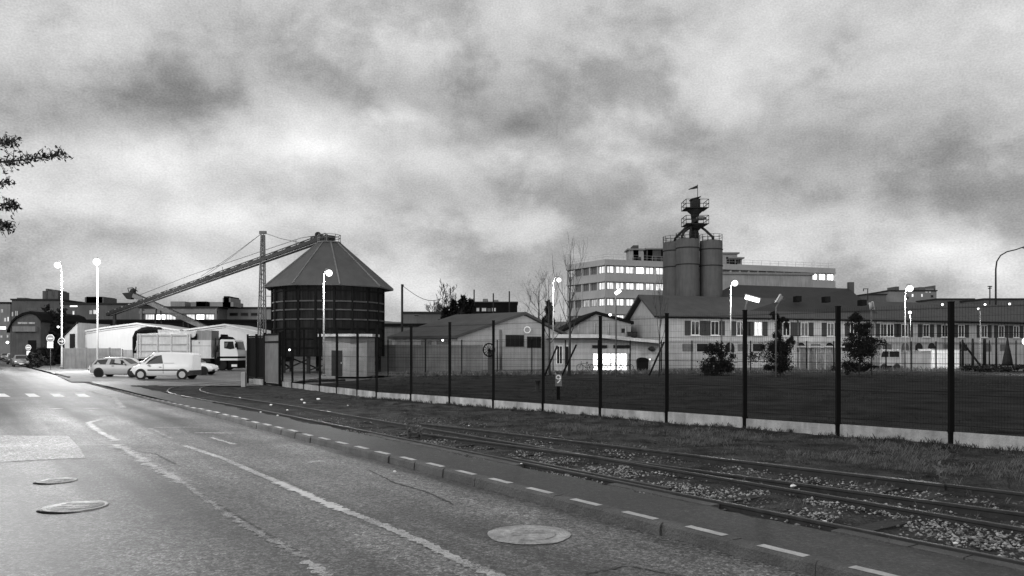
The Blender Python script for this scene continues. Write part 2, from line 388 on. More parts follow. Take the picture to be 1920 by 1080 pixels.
# pale pavement by the parked cars
a, b_, c, d = gnd(95,698,.056), gnd(134,716,.056), gnd(262,714,.056), gnd(190,693.5,.056)
struct(MB().add([a, b_, c, d], [(0,1,2,3)]), 'pavement_slab', 'concrete')

# fence line
PO = Vector((9.33, 17, 0)); PD = Vector((-1.6626, 1.814, 0))
post_pts = [PO+PD*i for i in range(-3, 10)]
A = post_pts[-1].copy(); B = Vector((-12.8, 44.2, 0))
for u in (-.193, -.2187, -.24, -.26, -.2745, -.287):
    D = B-A; t = (u*A.y-A.x)/(D.x-u*D.y); post_pts.append(A+D*t)
def FX(Y):
    for p, q in zip(post_pts, post_pts[1:]):
        if p.y <= Y <= q.y: return p.x+(q.x-p.x)*(Y-p.y)/(q.y-p.y)
    if Y < post_pts[0].y: return PO.x-.9166*(Y-PO.y)
    return post_pts[-1].x-.62*(Y-post_pts[-1].y)
# lawn
lw = [Vector((p.x+.12, p.y+.1, .06)) for p in post_pts]+[Vector((-9,61,.06)), Vector((-7,63,.06)), Vector((46,80,.06)), Vector((70,60,.06)), Vector((35,4,.06))]
lm = MB(); lm.add(lw, [tuple(range(len(lw)))]); struct(lm, 'lawn', 'lawn')

# verge with the tracks: earth between the pavement and the fence
ys = [1.5+.15*i for i in range(300)]; NV = 70; vs = []; fs = []
def vz(x, y, v):
    z = .055-.06*v+.05*(noise.noise(Vector((x*.7, y*.7, 0)))+.5*noise.noise(Vector((x*2.3, y*2.3, 3)))+.3*noise.noise(Vector((x*7, y*7, 5))))
    return z+.09*max(0, v-.86)/.14
for y in ys:
    x0 = KX(y)+1.28; x1 = max(FX(y)-.05, x0+.6)
    for j in range(NV+1):
        v = j/NV; x = x0+(x1-x0)*v; vs.append((x, y, vz(x, y, v)+.012*noise.noise(Vector((x*13, y*13, 9)))))
fs = [(i*(NV+1)+j, (i+1)*(NV+1)+j, (i+1)*(NV+1)+j+1, i*(NV+1)+j+1) for i in range(len(ys)-1) for j in range(NV)]
vb = MB(); vb.add(vs, fs, 0, True); struct(vb, 'verge', 'earth')

# pavement strip behind the kerb, ragged towards the tracks
pm = MB(); vs = []; yy = 3.0
while yy < 46:
    x0 = KX(yy)+.185; e = 1.38+.30*noise.noise(Vector((yy*.7, 0, 0)))+.16*noise.noise(Vector((yy*3.1, 4, 0)))+.05*noise.noise(Vector((yy*9, 7, 0)))
    vs += [(x0, yy, .118), (x0+e, yy, .118), (x0+e+.02, yy, -.02)]; yy += .12
pm.add(vs, [f for i in range(len(vs)//3-1) for f in ((3*i, 3*i+1, 3*i+4, 3*i+3), (3*i+1, 3*i+2, 3*i+5, 3*i+4))])
struct(pm, 'pavement', 'asphalt_dark')

# kerb stones, slightly out of line, and their paint
km = MB(); kp = MB(); kr = random.Random(3)
def stone(s, L, w=.18, zt=.14, paint=True, P0=Vector((KX(0),0,0)), U=UD, N=UN):
    c = P0+U*s; j = kr.uniform(-.014, .014); dz = kr.uniform(-.01, .01); sk = kr.uniform(-.016, .016)
    p = [c+N*j, c+U*(L-.010)+N*(j+sk)]; b = .03
    prof = [(0, -.05), (.012, zt-b), (.03, zt-.008), (.05, zt), (w, zt), (w, -.05)]
    q = [p[0]+N*x+Vector((0,0,z+dz)) for x, z in prof]; e = [p[1]+N*x+Vector((0,0,z+dz+sk*.3)) for x, z in prof]
    n = len(q); km.add(q+e, [tuple(range(n-1,-1,-1)), tuple(range(n,2*n))]+[(i,(i+1)%n,n+(i+1)%n,n+i) for i in range(n)])
    if paint:
        a, z0 = .22, zt+dz+.004
        t0 = p[0].lerp(p[1], .16); t1 = p[0].lerp(p[1], .70)
        pts = []
        for k in range(7): pts.append(t0.lerp(t1, k/6)+N*(.055+kr.uniform(-.006,.006)))
        for k in range(6, -1, -1): pts.append(t0.lerp(t1, k/6)+N*(.168+kr.uniform(-.006,.006)))
        kp.add([(v.x, v.y, z0+sk*.16) for v in pts], [tuple(range(14))])
s = 4.0
while s < 30: stone(s, 1.0); s += 1.0
while s < 60: stone(s, 1.0, zt=max(.05,.14-.008*(s-30)), paint=s < 50); s += 1.0
while s < 66: stone(s, 1.0, zt=.04, paint=False); s += 1.0
s = 71.5
while s < 81: stone(s, 1.0, paint=True); s += 1.0
struct(km, 'kerb', 'kerb'); struct(kp, 'kerb_paint', 'kerb_paint')

# the pavement on the left side of the road, under the tree
LX = lambda Y: -.69*Y-2.0
lp = MB(); lp.prism([(LX(-6)-.15,-6,-.02),(LX(60)-.15,60,-.02),(LX(60)-5,60,-.02),(LX(-6)-5,-6,-.02)], (0,0,.135)); struct(lp, 'pavement', 'asphalt_dark')
lk = MB(); lk.prism([(LX(-6),-6,-.02),(LX(60),60,-.02),(LX(60)-.148,60,-.02),(LX(-6)-.148,-6,-.02)], (0,0,.15)); struct(lk, 'kerb', 'kerb')
# pale edging beside the tracks, broken
em = MB(); er = random.Random(5)
for y0, y1 in ((4.5, 8.6), (10.2, 11.5), (13.8, 18.5)):
    y = y0
    while y < y1:
        c = Vector((KX(y)+1.72+er.uniform(-.02,.02), y, 0)); L = er.uniform(.5, .9); q = c+UD*L+UN*er.uniform(-.02,.02)
        em.beam(c+Vector((0,0,.05)), q+Vector((0,0,.05)),   .17, .15); y += (L+.02)/1.215
struct(em, 'track_edging', 'kerb')

# ------------------------------------------------------------------ road markings
def stroke(px, w, m, name='road_marking', z=.006, ragged=.25, step=.04, patchy=0):
    P = [gnd(x, y, z) for x, y in px]; pts = []
    for p, q in zip(P, P[1:]):
        n = max(1, int((q-p).length/step)); pts += [p.lerp(q, i/n) for i in range(n)]
    pts.append(P[-1]); mb = MB(); prev = None
    for i, p in enumerate(pts):
        d = (pts[min(i+1, len(pts)-1)]-pts[max(i-1, 0)]).normalized(); n = Vector((-d.y, d.x, 0))
        r1 = w/2*(1+R.uniform(-ragged, ragged)*1.3); r2 = w/2*(1+R.uniform(-ragged, ragged)*1.3)
        cur = (p+n*r1, p-n*r2)
        if prev and not (patchy and noise.noise(p*.9) < patchy-.5): mb.add([prev[0], prev[1], cur[1], cur[0]], [(0,1,2,3)])
        prev = cur
    return struct(mb, name, m)
stroke([(345,835),(420,860),(470,882),(520,903)], .13, 'paint_faint')
stroke([(520,903),(600,938),(645,957)], .16, 'paint', ragged=.45, step=.03)
stroke([(645,957),(720,985),(800,1020),(870,1055),(960,1090)], .13, 'paint_faint', ragged=.35)
stroke([(190,785),(165,793),(185,808),(218,826)], .16, 'paint_faint', ragged=.5)
stroke([(215,833),(240,845),(300,880),(345,905)], .2, 'paint_faint', ragged=.7)
stroke([(345,905),(400,945),(470,990),(570,1045)], .09, 'paint_ghost', ragged=.9)
stroke([(575,1050),(610,1078),(640,1100)], .12, 'paint_faint', ragged=.5)
stroke([(135,824),(205,822)], .05, 'paint_ghost'); stroke([(137,834),(212,833)], .05, 'paint_faint')
stroke([(282,803),(322,822)], .09, 'paint_ghost', ragged=.6); stroke([(288,801),(372,801)], .06, 'paint_faint', ragged=.6)
stroke([(365,811),(437,812)], .1, 'paint_faint', ragged=.6); stroke([(395,820),(440,833)], .09, 'paint_faint', ragged=.5)
stroke([(575,866),(610,864)], .2, 'paint_faint', ragged=.8)
stroke([(55,729.5),(120,732),(168,733),(190,740),(212,743),(230,764)], .22, 'paint_faint', ragged=.4)
stroke([(97,766),(110,766.5)], .35, 'paint'); stroke([(163,765),(182,766)], .3, 'paint_faint'); stroke([(166,770),(178,770)], .16, 'paint_faint')
zm = MB()
for x0 in (-60, -10, 46, 93, 140):
    zm.add([gnd(x0,738,.006), gnd(x0+18,738,.006), gnd(x0+30,744,.006), gnd(x0+9,744,.006)], [(0,1,2,3)])
struct(zm, 'zebra_crossing', 'paint_zebra')
for px in ([(395,938),(440,963),(505,1003),(560,1034)], [(0,867),(60,864),(128,860),(160,859)], [(690,880),(740,905),(800,922),(850,945)], [(215,842),(290,850),(330,870)], [(1100,1075),(1180,1060),(1300,1085)]):
    stroke(px, .03, 'tar', ragged=.9, z=.005)
# a paler patch of asphalt in the left lane
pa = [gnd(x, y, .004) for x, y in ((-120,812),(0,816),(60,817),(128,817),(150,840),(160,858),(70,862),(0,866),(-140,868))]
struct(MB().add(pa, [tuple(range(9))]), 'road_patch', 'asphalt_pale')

# manhole covers
mh = gnd(992, 1003); mr = .475; vs = []
for k in range(64):
    t = 2*math.pi*k/64; r = mr*(1+.05*noise.noise(Vector((math.cos(t)*2, math.sin(t)*2, 1)))+R.uniform(-.015,.015))
    vs.append((mh.x+r*math.cos(t), mh.y+r*math.sin(t), .008))
t = thing('manhole_cover', 'large round manhole cover splashed with pale paint in the asphalt', 'manhole cover', mh, 'manhole covers in the road')
MB().add(vs, [tuple(range(64))]).build('paint_splash', 'manhole', t)
MB().lathe((mh.x,mh.y,0), [(.30,.004),(.30,.014),(.285,.014),(.27,.009),(.262,.014)], 40).build('cover', 'manhole', t)
cv2 = MB()
for k in range(5): cv2.box(mh.x-.2+.015*abs(k-2), mh.x+.2-.015*abs(k-2), mh.y-.17+.08*k, mh.y-.15+.08*k, .0142, .019)
cv2.build('tread', 'manhole', t)
def manhole(px, py, r, label):
    c = gnd(px, py); t = thing('manhole_cover', label, 'manhole cover', c, 'manhole covers in the road')
    MB().lathe(c, [(r*1.12,.002),(r*1.1,.012),(r*1.02,.018),(r*.98,.01)], 40).build('frame_ring', 'worn_iron', t)
    m = MB(); m.lathe(c, [(r*.96,.002),(r*.96,.014),(r*.2,.016)], 40)
    for k in range(4): m.box(c.x-r*.6, c.x+r*.6, c.y-r*.5+.3*r*k, c.y-r*.42+.3*r*k, .0165, .022)
    m.build('lid', 'worn_iron', t)
    s = MB(); pts = []
    for k in range(20):
        a = -math.pi*.12-math.pi*.62*k/19; pts.append((c.x+r*1.25*math.cos(a), c.y+r*1.3*math.sin(a), .001))
    s.tube(pts, [.002+.012*max(0, math.sin(math.pi*k/19-.9))*2 for k in range(20)], 6); s.build('dark_lip', 'roof_black', t)  # dark crescent along the near rim of the cover
manhole(142, 950, .36, 'nearer of the two raised iron manhole covers in the left lane')
manhole(107, 902, .26, 'farther small iron manhole cover in the left lane')
# ------------------------------------------------------------------ railway
def offset_path(P, o):
    r = []
    for i, p in enumerate(P):
        d = (P[min(i+1, len(P)-1)]-P[max(i-1, 0)]).normalized(); r.append(p+Vector((d.y, -d.x, 0))*o)
    return r
def smooth_path(P, n=8):
    r = []
    for i in range(len(P)-1):
        p0, p1, p2, p3 = P[max(i-1,0)], P[i], P[i+1], P[min(i+2,len(P)-1)]
        for k in range(n):
            t = k/n; r.append(.5*((2*p1)+(p2-p0)*t+(2*p0-5*p1+4*p2-p3)*t*t+(3*p1-p0-3*p2+p3)*t**3))
    return r+[P[-1]]
def rail_mesh(P, zt=.155, head=.065):
    prof = [(-.06,-.15),(.06,-.15),(.06,-.138),(.012,-.12),(.012,-.045),(head/2,-.034),(head/2,-.006),(head/2-.01,0),(-head/2+.01,0),(-head/2,-.006),(-head/2,-.034),(-.012,-.045),(-.012,-.12),(-.06,-.138)]
    n = len(prof); vs = []
    for i, p in enumerate(P):
        d = (P[min(i+1, len(P)-1)]-P[max(i-1, 0)]).normalized(); s = Vector((d.y, -d.x, 0))
        zq = zt-.085*min(1, max(0, (p.y-28)/9)); vs += [p+s*x+Vector((0,0,zq+z)) for x, z in prof]
    mb = MB(); k = len(P)
    mb.add(vs, [(i*n+j, i*n+(j+1)%n, (i+1)*n+(j+1)%n, (i+1)*n+j) for i in range(k-1) for j in range(n)]+[tuple(range(n)), tuple((k-1)*n+j for j in range(n))])
    return mb
G = .76
cx = lambda Y: -.69*Y+10.71
main = [Vector((cx(y), y, 0)) for y in [1.5+2*i for i in range(17)]]+[Vector((-15.35,38.0,0)), Vector((-17.0,41.5,0)), Vector((-17.9,45,0)), Vector((-17.6,49,0)), Vector((-15.6,53,0)), Vector((-12,56,0))]
main = smooth_path(main, 6)
def sleeper(P, i, L=2.3):
    d = (P[i+1]-P[i]).normalized(); s = Vector((d.y, -d.x, 0)); c = P[i]+Vector((0,0,-.005+R.uniform(-.02,.015)))
    return MB().beam(c-s*L/2, c+s*L/2, .24, .11)
def resample(P, step):
    r = [P[0]]; acc = 0
    for p, q in zip(P, P[1:]):
        l = (q-p).length; d = step-acc
        while d <= l: r.append(p.lerp(q, d/l)); d += step
        acc = (acc+l) % step
    return r
trk = thing('railway_track', 'rusty track nearest the kerb that runs along it and curves away by the gate', 'railway track', (2,12,0))
for o in (-G, G): rail_mesh(offset_path(main, o)).build('rail', 'rail', trk)
ms = resample(main, .68)
for i in range(1, 36): sleeper(ms, i).build('sleeper', 'sleeper', trk)
br = [Vector((-.9*y+15.72, y, 0)) for y in (1.5, 4, 7, 10, 13, 16)]+[Vector((-.86*19+14.98,19,0)), Vector((cx(22.5)+.18,22.5,0)), Vector((cx(26),26,0))]
br = smooth_path(br, 6)
tr2 = thing('railway_track', 'rusty branch track nearer the fence, joining the kerbside track at a turnout', 'railway track', (5,12,0))
for o in (-G, G):
    P = offset_path(br, o)
    P = [p for p in P if p.y < (19.5 if o < 0 else 21.5)]
    rail_mesh(P, .157).build('rail', 'rail', tr2)
# check rails beside the crossing
for y0, y1, f in ((11.2, 14.4, lambda y: cx(y)-G*1.215+.16), (11.5, 14.6, lambda y: -.9*y+15.72+G*1.345-.17)):
    rail_mesh([Vector((f(y0+(y1-y0)*k/8), y0+(y1-y0)*k/8, 0)) for k in range(9)], .168).build('check_rail', 'rail', tr2)
bs = resample(br, .68)
for i in range(1, 22): sleeper(bs, i).build('sleeper', 'sleeper', tr2)

# ballast: pale stones in drifts between the rails, darker ones elsewhere
def stones(n, pick, name, m, smin, smax, seed):
    rr = random.Random(seed); mb = MB(); k = 0; base = [(1,0,0),(-1,0,0),(0,1,0),(0,-1,0),(0,0,1),(0,0,-1)]
    tri = [(0,2,4),(2,1,4),(1,3,4),(3,0,4),(2,0,5),(1,2,5),(3,1,5),(0,3,5)]
    while k < n:
        p = pick(rr)
        if p is None: continue
        k += 1; r = rr.uniform(smin, smax); a = rr.uniform(0, 6.28); ca, sa = math.cos(a), math.sin(a); vs = []
        for v in base:
            q = [c*r*rr.uniform(.55, 1.3) for c in v]; q = [q[i]+rr.uniform(-.25,.25)*r for i in range(3)]; q[2] *= .7
            vs.append((p[0]+q[0]*ca-q[1]*sa, p[1]+q[0]*sa+q[1]*ca, p[2]+q[2]))
        mb.add(vs, tri, rr.choice((0,0,1,1,2)))
    o = mb.build(name, (m, 'stone_mid', 'stone_black') if m == 'stone' else (m, m, 'stone_mid') if m == 'stone_dark' else (m, 'stone_black', m), fix=False); tag(o, kind='stuff'); return o
def in_track(rr):
    y = 5+13*rr.random()**1.3; x = cx(y)+rr.uniform(-.95, .9)
    if noise.noise(Vector((x*.9, y*.9, 8)))+.35*noise.noise(Vector((x*2.5, y*2.5, 2))) < .02-.06*(y < 10)+rr.uniform(-.12,.12): return None
    return (x, y, .06+.03*rr.random())
def wide(rr):
    y = 4+20*rr.random()**1.4; x = rr.uniform(cx(y)-1.2, cx(y)+3.8)
    if noise.noise(Vector((x*.8, y*.8, 21))) < rr.uniform(-.5,.2): return None
    return (x, y, .045+.02*rr.random())
def edge_(rr):
    y = 7.2+13*rr.random(); x = KX(y)+rr.uniform(1.2, 1.95)
    if noise.noise(Vector((x*.5, y*.7, 31))) < rr.uniform(-.1,.2): return None
    return (x, y, .08+.03*rr.random())
def in_second(rr):
    y = 5+15*rr.random()**1.3; x = rr.uniform(cx(y)+.7, cx(y)+3.2)
    if noise.noise(Vector((x*1.1, y*1.1, 58)))+.4*noise.noise(Vector((x*3, y*3, 4))) < .12+rr.uniform(-.15,.15): return None
    return (x, y, .05+.03*rr.random())
o = stones(1500, in_second, 'ballast', 'stone', .007, .028, 21); tag(o, 'pale ballast stones in small drifts along the branch track', 'ballast')
o = stones(4200, in_track, 'ballast', 'stone', .007, .029, 1); tag(o, 'pale ballast stones heaped between the rails of the kerbside track', 'ballast')
o = stones(5200, wide, 'ballast', 'stone_dark', .008, .034, 2); tag(o, 'dark scattered ballast stones around both tracks', 'ballast')
def bank(rr):
    y = 5+22*rr.random()**1.4; v = rr.uniform(.45, .99); xa, xb = KX(y)+1.28, FX(y)-.05; x = xa+(xb-xa)*v
    if noise.noise(Vector((x*.9, y*.9, 77))) < rr.uniform(-.4,.3): return None
    return (x, y, vz(x, y, v))
o = stones(3600, bank, 'earth_clods', 'earth', .012, .05, 8); tag(o, 'dark clods and crumbs of earth over the bank below the fence', 'earth')
o = stones(2400, edge_, 'rubble', 'stone', .005, .024, 3); tag(o, 'crumbled pale rubble along the pavement edge', 'rubble')

# grass and weeds
def tufts(n, pick, name, m, h0, h1, seed, blades=(6,12), w=.006):
    rr = random.Random(seed); mb = MB(); k = 0
    while k < n:
        p = pick(rr)
        if p is None: continue
        k += 1; hh = rr.uniform(h0, h1)
        for b in range(rr.randint(*blades)):
            a = rr.uniform(0, 6.28); l = rr.uniform(.3, 1)*hh; bx, by = p[0]+rr.gauss(0,.04), p[1]+rr.gauss(0,.04)
            dx, dy = math.cos(a)*l*.5, math.sin(a)*l*.5; wx, wy = -math.sin(a)*w, math.cos(a)*w
            mb.add([(bx-wx,by-wy,p[2]),(bx+wx,by+wy,p[2]),(bx+dx*.45+wx*.7,by+dy*.45+wy*.7,p[2]+l*.65),(bx+dx+0,by+dy,p[2]+l)], [(0,1,2),(0,2,3)])
    o = mb.build(name, m, fix=False); tag(o, kind='stuff'); return o
def vergep(v0, v1, y0, y1, thr, sd):
    def f(rr):
        y = y0+(y1-y0)*rr.random()**1.4; v = rr.uniform(v0, v1); xa, xb = KX(y)+1.28, FX(y)-.05; x = xa+(xb-xa)*v
        if noise.noise(Vector((x*.55, y*.55, sd))) < thr: return None
        return (x, y, vz(x, y, v)-.01)
    return f
o = tufts(3600, vergep(.56, .95, 6, 24, -.02, 40), 'dry_grass', 'drygrass', .03, .16, 11, (5,10), .0026); tag(o, 'pale dry grass on the bank between track and fence', 'grass')
o = tufts(3200, vergep(.5, .99, 5, 36, -.25, 50), 'weeds', 'weed', .02, .11, 12, (5,9), .005); tag(o, 'dark low weeds over the earth bank below the fence', 'weeds')
o = tufts(1100, vergep(.95, 1.0, 9, 34, -.22, 60), 'weeds', 'weed', .03, .17, 13, (5,12), .007); tag(o, 'dark weeds growing against the foot of the concrete plinth', 'weeds')
o = tufts(700, vergep(.02, .5, 6, 26, .0, 70), 'weeds', 'drygrass', .03, .14, 14, (3,8), .003); tag(o, 'thin weeds growing between the rails', 'weeds')
def lawnp(rr):
    i = rr.random(); k = rr.randint(0, len(post_pts)-2); p = post_pts[k].lerp(post_pts[k+1], i); d = rr.random()**2*9
    return (p.x+.25+d*.74, p.y+.2+d*.67, .05)
o = tufts(2600, lawnp, 'lawn_grass', 'lawn', .04, .12, 15, (5,9), .006); tag(o, 'dark short grass of the lawn behind the fence', 'grass')
def far_edge(rr):
    f = rr.random(); return (-9.5+55.5*f+rr.gauss(0,.35), 61.0+16.7*f+rr.gauss(0,.45), .05)
o = tufts(1500, far_edge, 'rough_grass', 'drygrass', .12, .6, 16, (4,9), .014); tag(o, 'rough pale grass along the foot of the far fence', 'grass')
def lawn_patch(rr):
    y = 24+45*rr.random(); x = FX(min(y,44))+1+rr.random()*(18+y*.5)
    if noise.noise(Vector((x*.12, y*.12, 91))) < .12: return None
    return (x, y, .05)
o = tufts(2600, lawn_patch, 'lawn_tufts', 'weed', .05, .22, 17, (4,8), .012); tag(o, 'scattered longer tufts of grass across the dark lawn', 'grass')
def plant(name, label, c, h, seed, m='drygrass', n=26):
    rr = random.Random(seed); t = thing(name, label, 'weed', c, 'tall dry weeds by the tracks'); mb = MB()
    for k in range(5):
        a = rr.uniform(0,6.28); e = Vector((c.x+math.cos(a)*h*.25, c.y+math.sin(a)*h*.25, c.z+h*rr.uniform(.7,1)))
        mb.tube([c, c.lerp(e,.5)+Vector((0,0,.05*h)), e], [.006,.005,.002], 4)
    mb.build('stem', m, t); lf = MB()
    for k in range(n):
        f = rr.random(); lf.card((c.x+rr.gauss(0,.10)*h*f*2, c.y+rr.gauss(0,.1)*h*f*2, c.z+h*(.25+.75*f)), .05, rr, 2.2)
    lf.build('leaf', m, t)
plant('tall_weed', 'pale tall weed beside the far rail at the right of the photo', gnd(1768,918,.05), .38, 1)
plant('tall_weed', 'pale pair of weed stalks between the rails left of the manhole cover', gnd(768,824,.05), .42, 2)
plant('tall_weed', 'smaller pale weed standing by the rail just right of the pair of stalks', gnd(786,826,.05), .34, 3)

# litter
lit = [(597,750,.16,'largest white crumpled bag lying on the earth below the fence'),(450,747,.10,'white scrap lying on the bank nearest the gate'),(508,761,.13,'long white scrap beside the track before the plinth'),
    (566,751,.13,'upper of two flat white wrappers left of the crumpled bag'),(571,757,.13,'lower of two flat white wrappers left of the crumpled bag'),(442,767,.08,'white scrap between the kerb and the track nearest the gate'),(489,774,.08,'white scrap at the pavement edge below the long scrap'),
    (521,780,.08,'white scrap at the pavement edge right of its like'),(539,770,.09,'pale cup between the rails below the wrappers'),(652,761,.07,'small white scrap below the plinth right of the crumpled bag'),(740,877,.07,'white scrap lying in the gutter on the road'),
    (979,872,.09,'white crumpled paper lying on the pavement by the near rail'),(807,844,.07,'bright white scrap on the rubble by the near rail'),(1487,914,.10,'flat white wrapper lying against the second rail'),(1547,980,.06,'white cigarette-packet sized scrap beside the near rail'),(879,799,.06,'white scrap on the bank under the fence near the number post'),(1792,1021,.06,'white pebble-like scrap by the rail at the right edge')]
for i, (px, py, s_, lb) in enumerate(lit):
    c = gnd(px, py, .08 if py < 860 else .1); rr = random.Random(i); m = MB(); m.ball((c.x, c.y, c.z+s_*.25), s_*.36, 7, 5, 0, (1.3, .8, .6))
    m.v = [tuple(q+rr.uniform(-.1,.1)*s_ for q in v) for v in m.v]
    if px == 740: c.z -= .08; m.v = [(v[0], v[1], v[2]-.08) for v in m.v]
    tag(m.build('litter', 'litter'), lb, 'litter', 'scraps of litter by the tracks')

# ------------------------------------------------------------------ front fence
FZ, FT, PT = -.05, 3.11, .35
fen = thing('mesh_fence', 'long black welded mesh fence on square posts beside the tracks', 'fence', (PO.x, PO.y, 0))
pl = thing('fence_plinth', 'low stained concrete plinth of panels under the black mesh fence', 'low wall', (PO.x, PO.y, 0))
for i, p in enumerate(post_pts):
    m = MB(); d = (post_pts[min(i+1, len(post_pts)-1)]-post_pts[max(i-1,0)]).normalized(); n = Vector((d.y, -d.x, 0))
    m.beam(p+Vector((0,0,FZ-.1)), p+Vector((0,0,FT)), .095, .095)
    m.beam(p+Vector((0,0,FT)), p+Vector((0,0,FT+.02)), .11, .11)
    m.beam(p+Vector((0,0,PT-.02))-n*.0, p+Vector((0,0,PT+.04)), .12, .12)
    m.build('post', 'black', fen)
for i, (p, q) in enumerate(zip(post_pts, post_pts[1:])):
    d = (q-p).normalized(); L = (q-p).length; n = Vector((d.y, -d.x, 0))
    if p.y > 12.5 or i > 0:
        m = MB(); nw = int(L/.055); wr = .0021
        def wire(a, b, r):
            dd = (b-a).normalized(); s = dd.cross(Vector((n.x, n.y, .01))).normalized(); k = Vector(n)
            o = [s*r, -s*r*.5+k*r*.87, -s*r*.5-k*r*.87]; m.add([a+v for v in o]+[b+v for v in o], [(0,1,4,3),(1,2,5,4),(2,0,3,5)])
        for k in range(1, nw):
            x = p+d*(L*k/nw); wire(x+Vector((0,0,PT+.03)), x+Vector((0,0,FT-.03)), wr)
        zz = PT+.06
        folds = (.5, 1.15, 1.8, 2.45, FT-.12)
        while zz < FT: wire(p+d*.05+n*.006+Vector((0,0,zz)), q-d*.05+n*.006+Vector((0,0,zz)), wr); zz += .2
        for f in folds: wire(p+d*.05+n*.03+Vector((0,0,f)), q-d*.05+n*.03+Vector((0,0,f)), .006)
        m.build('mesh_panel', 'wire', fen)
    m = MB(); ins = .055
    a, b = p+d*ins, q-d*ins; h = PT+R.uniform(-.012, .012)
    m.beam(a+Vector((0,0,(h+FZ-.25)/2)), b+Vector((0,0,(h+FZ-.25)/2+R.uniform(-.008,.008))), .05, h-FZ+.25)
    m.build('plinth_panel', 'plinth', pl)

# gate at the far end
A, B = Vector((-12.95, 44.6, 0)), Vector((-14.4, 46.6, 0))
gt = thing('sliding_gate', 'dark solid sheet gate at the far end of the mesh fence', 'gate', A)
F = Fac(B.x, B.y, A.x-B.x, A.y-B.y); Lg = (A-B).length
m = MB(); F.box(m, .08, Lg-.02, .25, 2.95, -.02, .02); m.build('gate_sheet', 'steel_mid', gt)
m = MB()
for z in (.15, 2.55, 2.98): F.box(m, 0, Lg, z-.05, z+.05, -.04, .05)
for t in (0, Lg): F.box(m, t-.06, t+.06, 0, 3.1, -.06, .06)
m.build('gate_frame', 'black', gt)
C = at(464, 700, 49)
F = Fac(C.x, C.y, B.x-C.x, B.y-C.y); L2 = math.hypot(B.x-C.x, B.y-C.y)
wg = thing('slatted_gate', 'black slatted gate leaf ajar beside the solid sheet gate', 'gate', C)
m = MB()
for t in (0, L2*.5, L2-.1): F.box(m, t, t+.1, .0, 3.05, -.05, .05)
for z in (.4, 2.9): F.box(m, .1, L2-.1, z-.05, z+.05, -.03, .03)
m.build('gate_frame', 'black', wg); m = MB(); k = .16
while k < L2-.18: F.box(m, k, k+.085, .46, 2.84, -.02, .02); k += .1
m.build('slat', 'black', wg)
m = MB(); F.box(m, L2*.42, L2-.15, -.02, .38, -.08, .08); tag(m.build('gate_plinth', 'plinth'), 'short concrete block under the black slatted gate leaf', 'low wall')
c = gnd(457, 726, 0); m = MB(); m.lathe((c.x,c.y,0), [(.16,0),(.16,.82),(.13,.86)], 4, a0=math.pi/4, sm=False)
tag(m.build('bollard', 'concrete'), 'pale square concrete bollard left of the gate', 'bollard')
# ------------------------------------------------------------------ buildings
def ext_of(F, d): return Vector((-F.nx*d, -F.ny*d, 0))
def gabled(name, label, cat, F, top_px, depth, wallm, roofm, th=.22, over=.3, ext=None, trim=None, group=None):
    top = [(F.t(x), F.z(x, y)) for x, y in top_px]; ext = ext or ext_of(F, depth)
    t = thing(name, label, cat, F.p((top[0][0]+top[-1][0])/2, 0, 0), group)
    m = MB(); m.prism([F.p(a, z) for a, z in [(top[0][0], 0)]+top+[(top[-1][0], 0)]], ext); m.build('wall', wallm, t)
    m = MB(); n = Vector((F.nx, F.ny, 0))*over
    for i in range(len(top)-1):
        (a, z), (b, w) = top[i], top[i+1]
        if i == 0: z -= (w-z)/(b-a)*over; a -= over
        if i == len(top)-2: w += (w-z)/(b-a)*over; b += over
        m.prism([F.p(a, z+.01)+n, F.p(b, w+.01)+n, F.p(b, w+th)+n, F.p(a, z+th)+n], ext-n*2)
    m.build('roof', roofm, t)
    if trim:
        m = MB()
        for i in range(len(top)-1):
            m.beam(F.p(*top[i], .06)-Vector((0,0,.12)), F.p(*top[i+1], .06)-Vector((0,0,.12)), .1, .22)
        m.build('verge_trim', trim, t)
    return t
def block(name, label, cat, Y, x0, x1, yt, depth, wallm, wins=(), boxes=(), group=None, cornice=None, slope=0, roofm='roof_dark', base=0):
    F = Fac(at(x0,0,Y).x, Y, 1, slope); t0, t1, zt = 0, F.t(x1), F.z(x0, yt)
    t = thing(name, label, cat, F.p((t0+t1)/2, 0, -depth/2), group)
    m = MB(); F.box(m, t0, t1, base, zt, -depth, 0); m.build('wall', wallm, t)
    m = MB(); F.box(m, t0-.2, t1+.2, zt+.004, zt+.35, -depth-.2, .25); m.build('roof_slab', cornice or roofm, t)
    for w in wins:
        a, b, y0, y1, pane = w[:5]; z1, z0 = F.z(a, y0), F.z(a, y1)
        window(F, t, F.t(a), F.t(b), z0, z1, pane, mull=w[5] if len(w) > 5 else 0, fr='frame' if pane.startswith('lit') else 'steel_mid', fw=.1)
    for bx in boxes:
        a, b, y0 = bx[:3]; m = MB(); F.box(m, F.t(a), F.t(b), zt+.352, F.z(a, y0), -min(depth-.5, 6), -.4); m.build(bx[3] if len(bx) > 3 else 'roof_box', bx[4] if len(bx) > 4 else wallm, t)
    return t, F
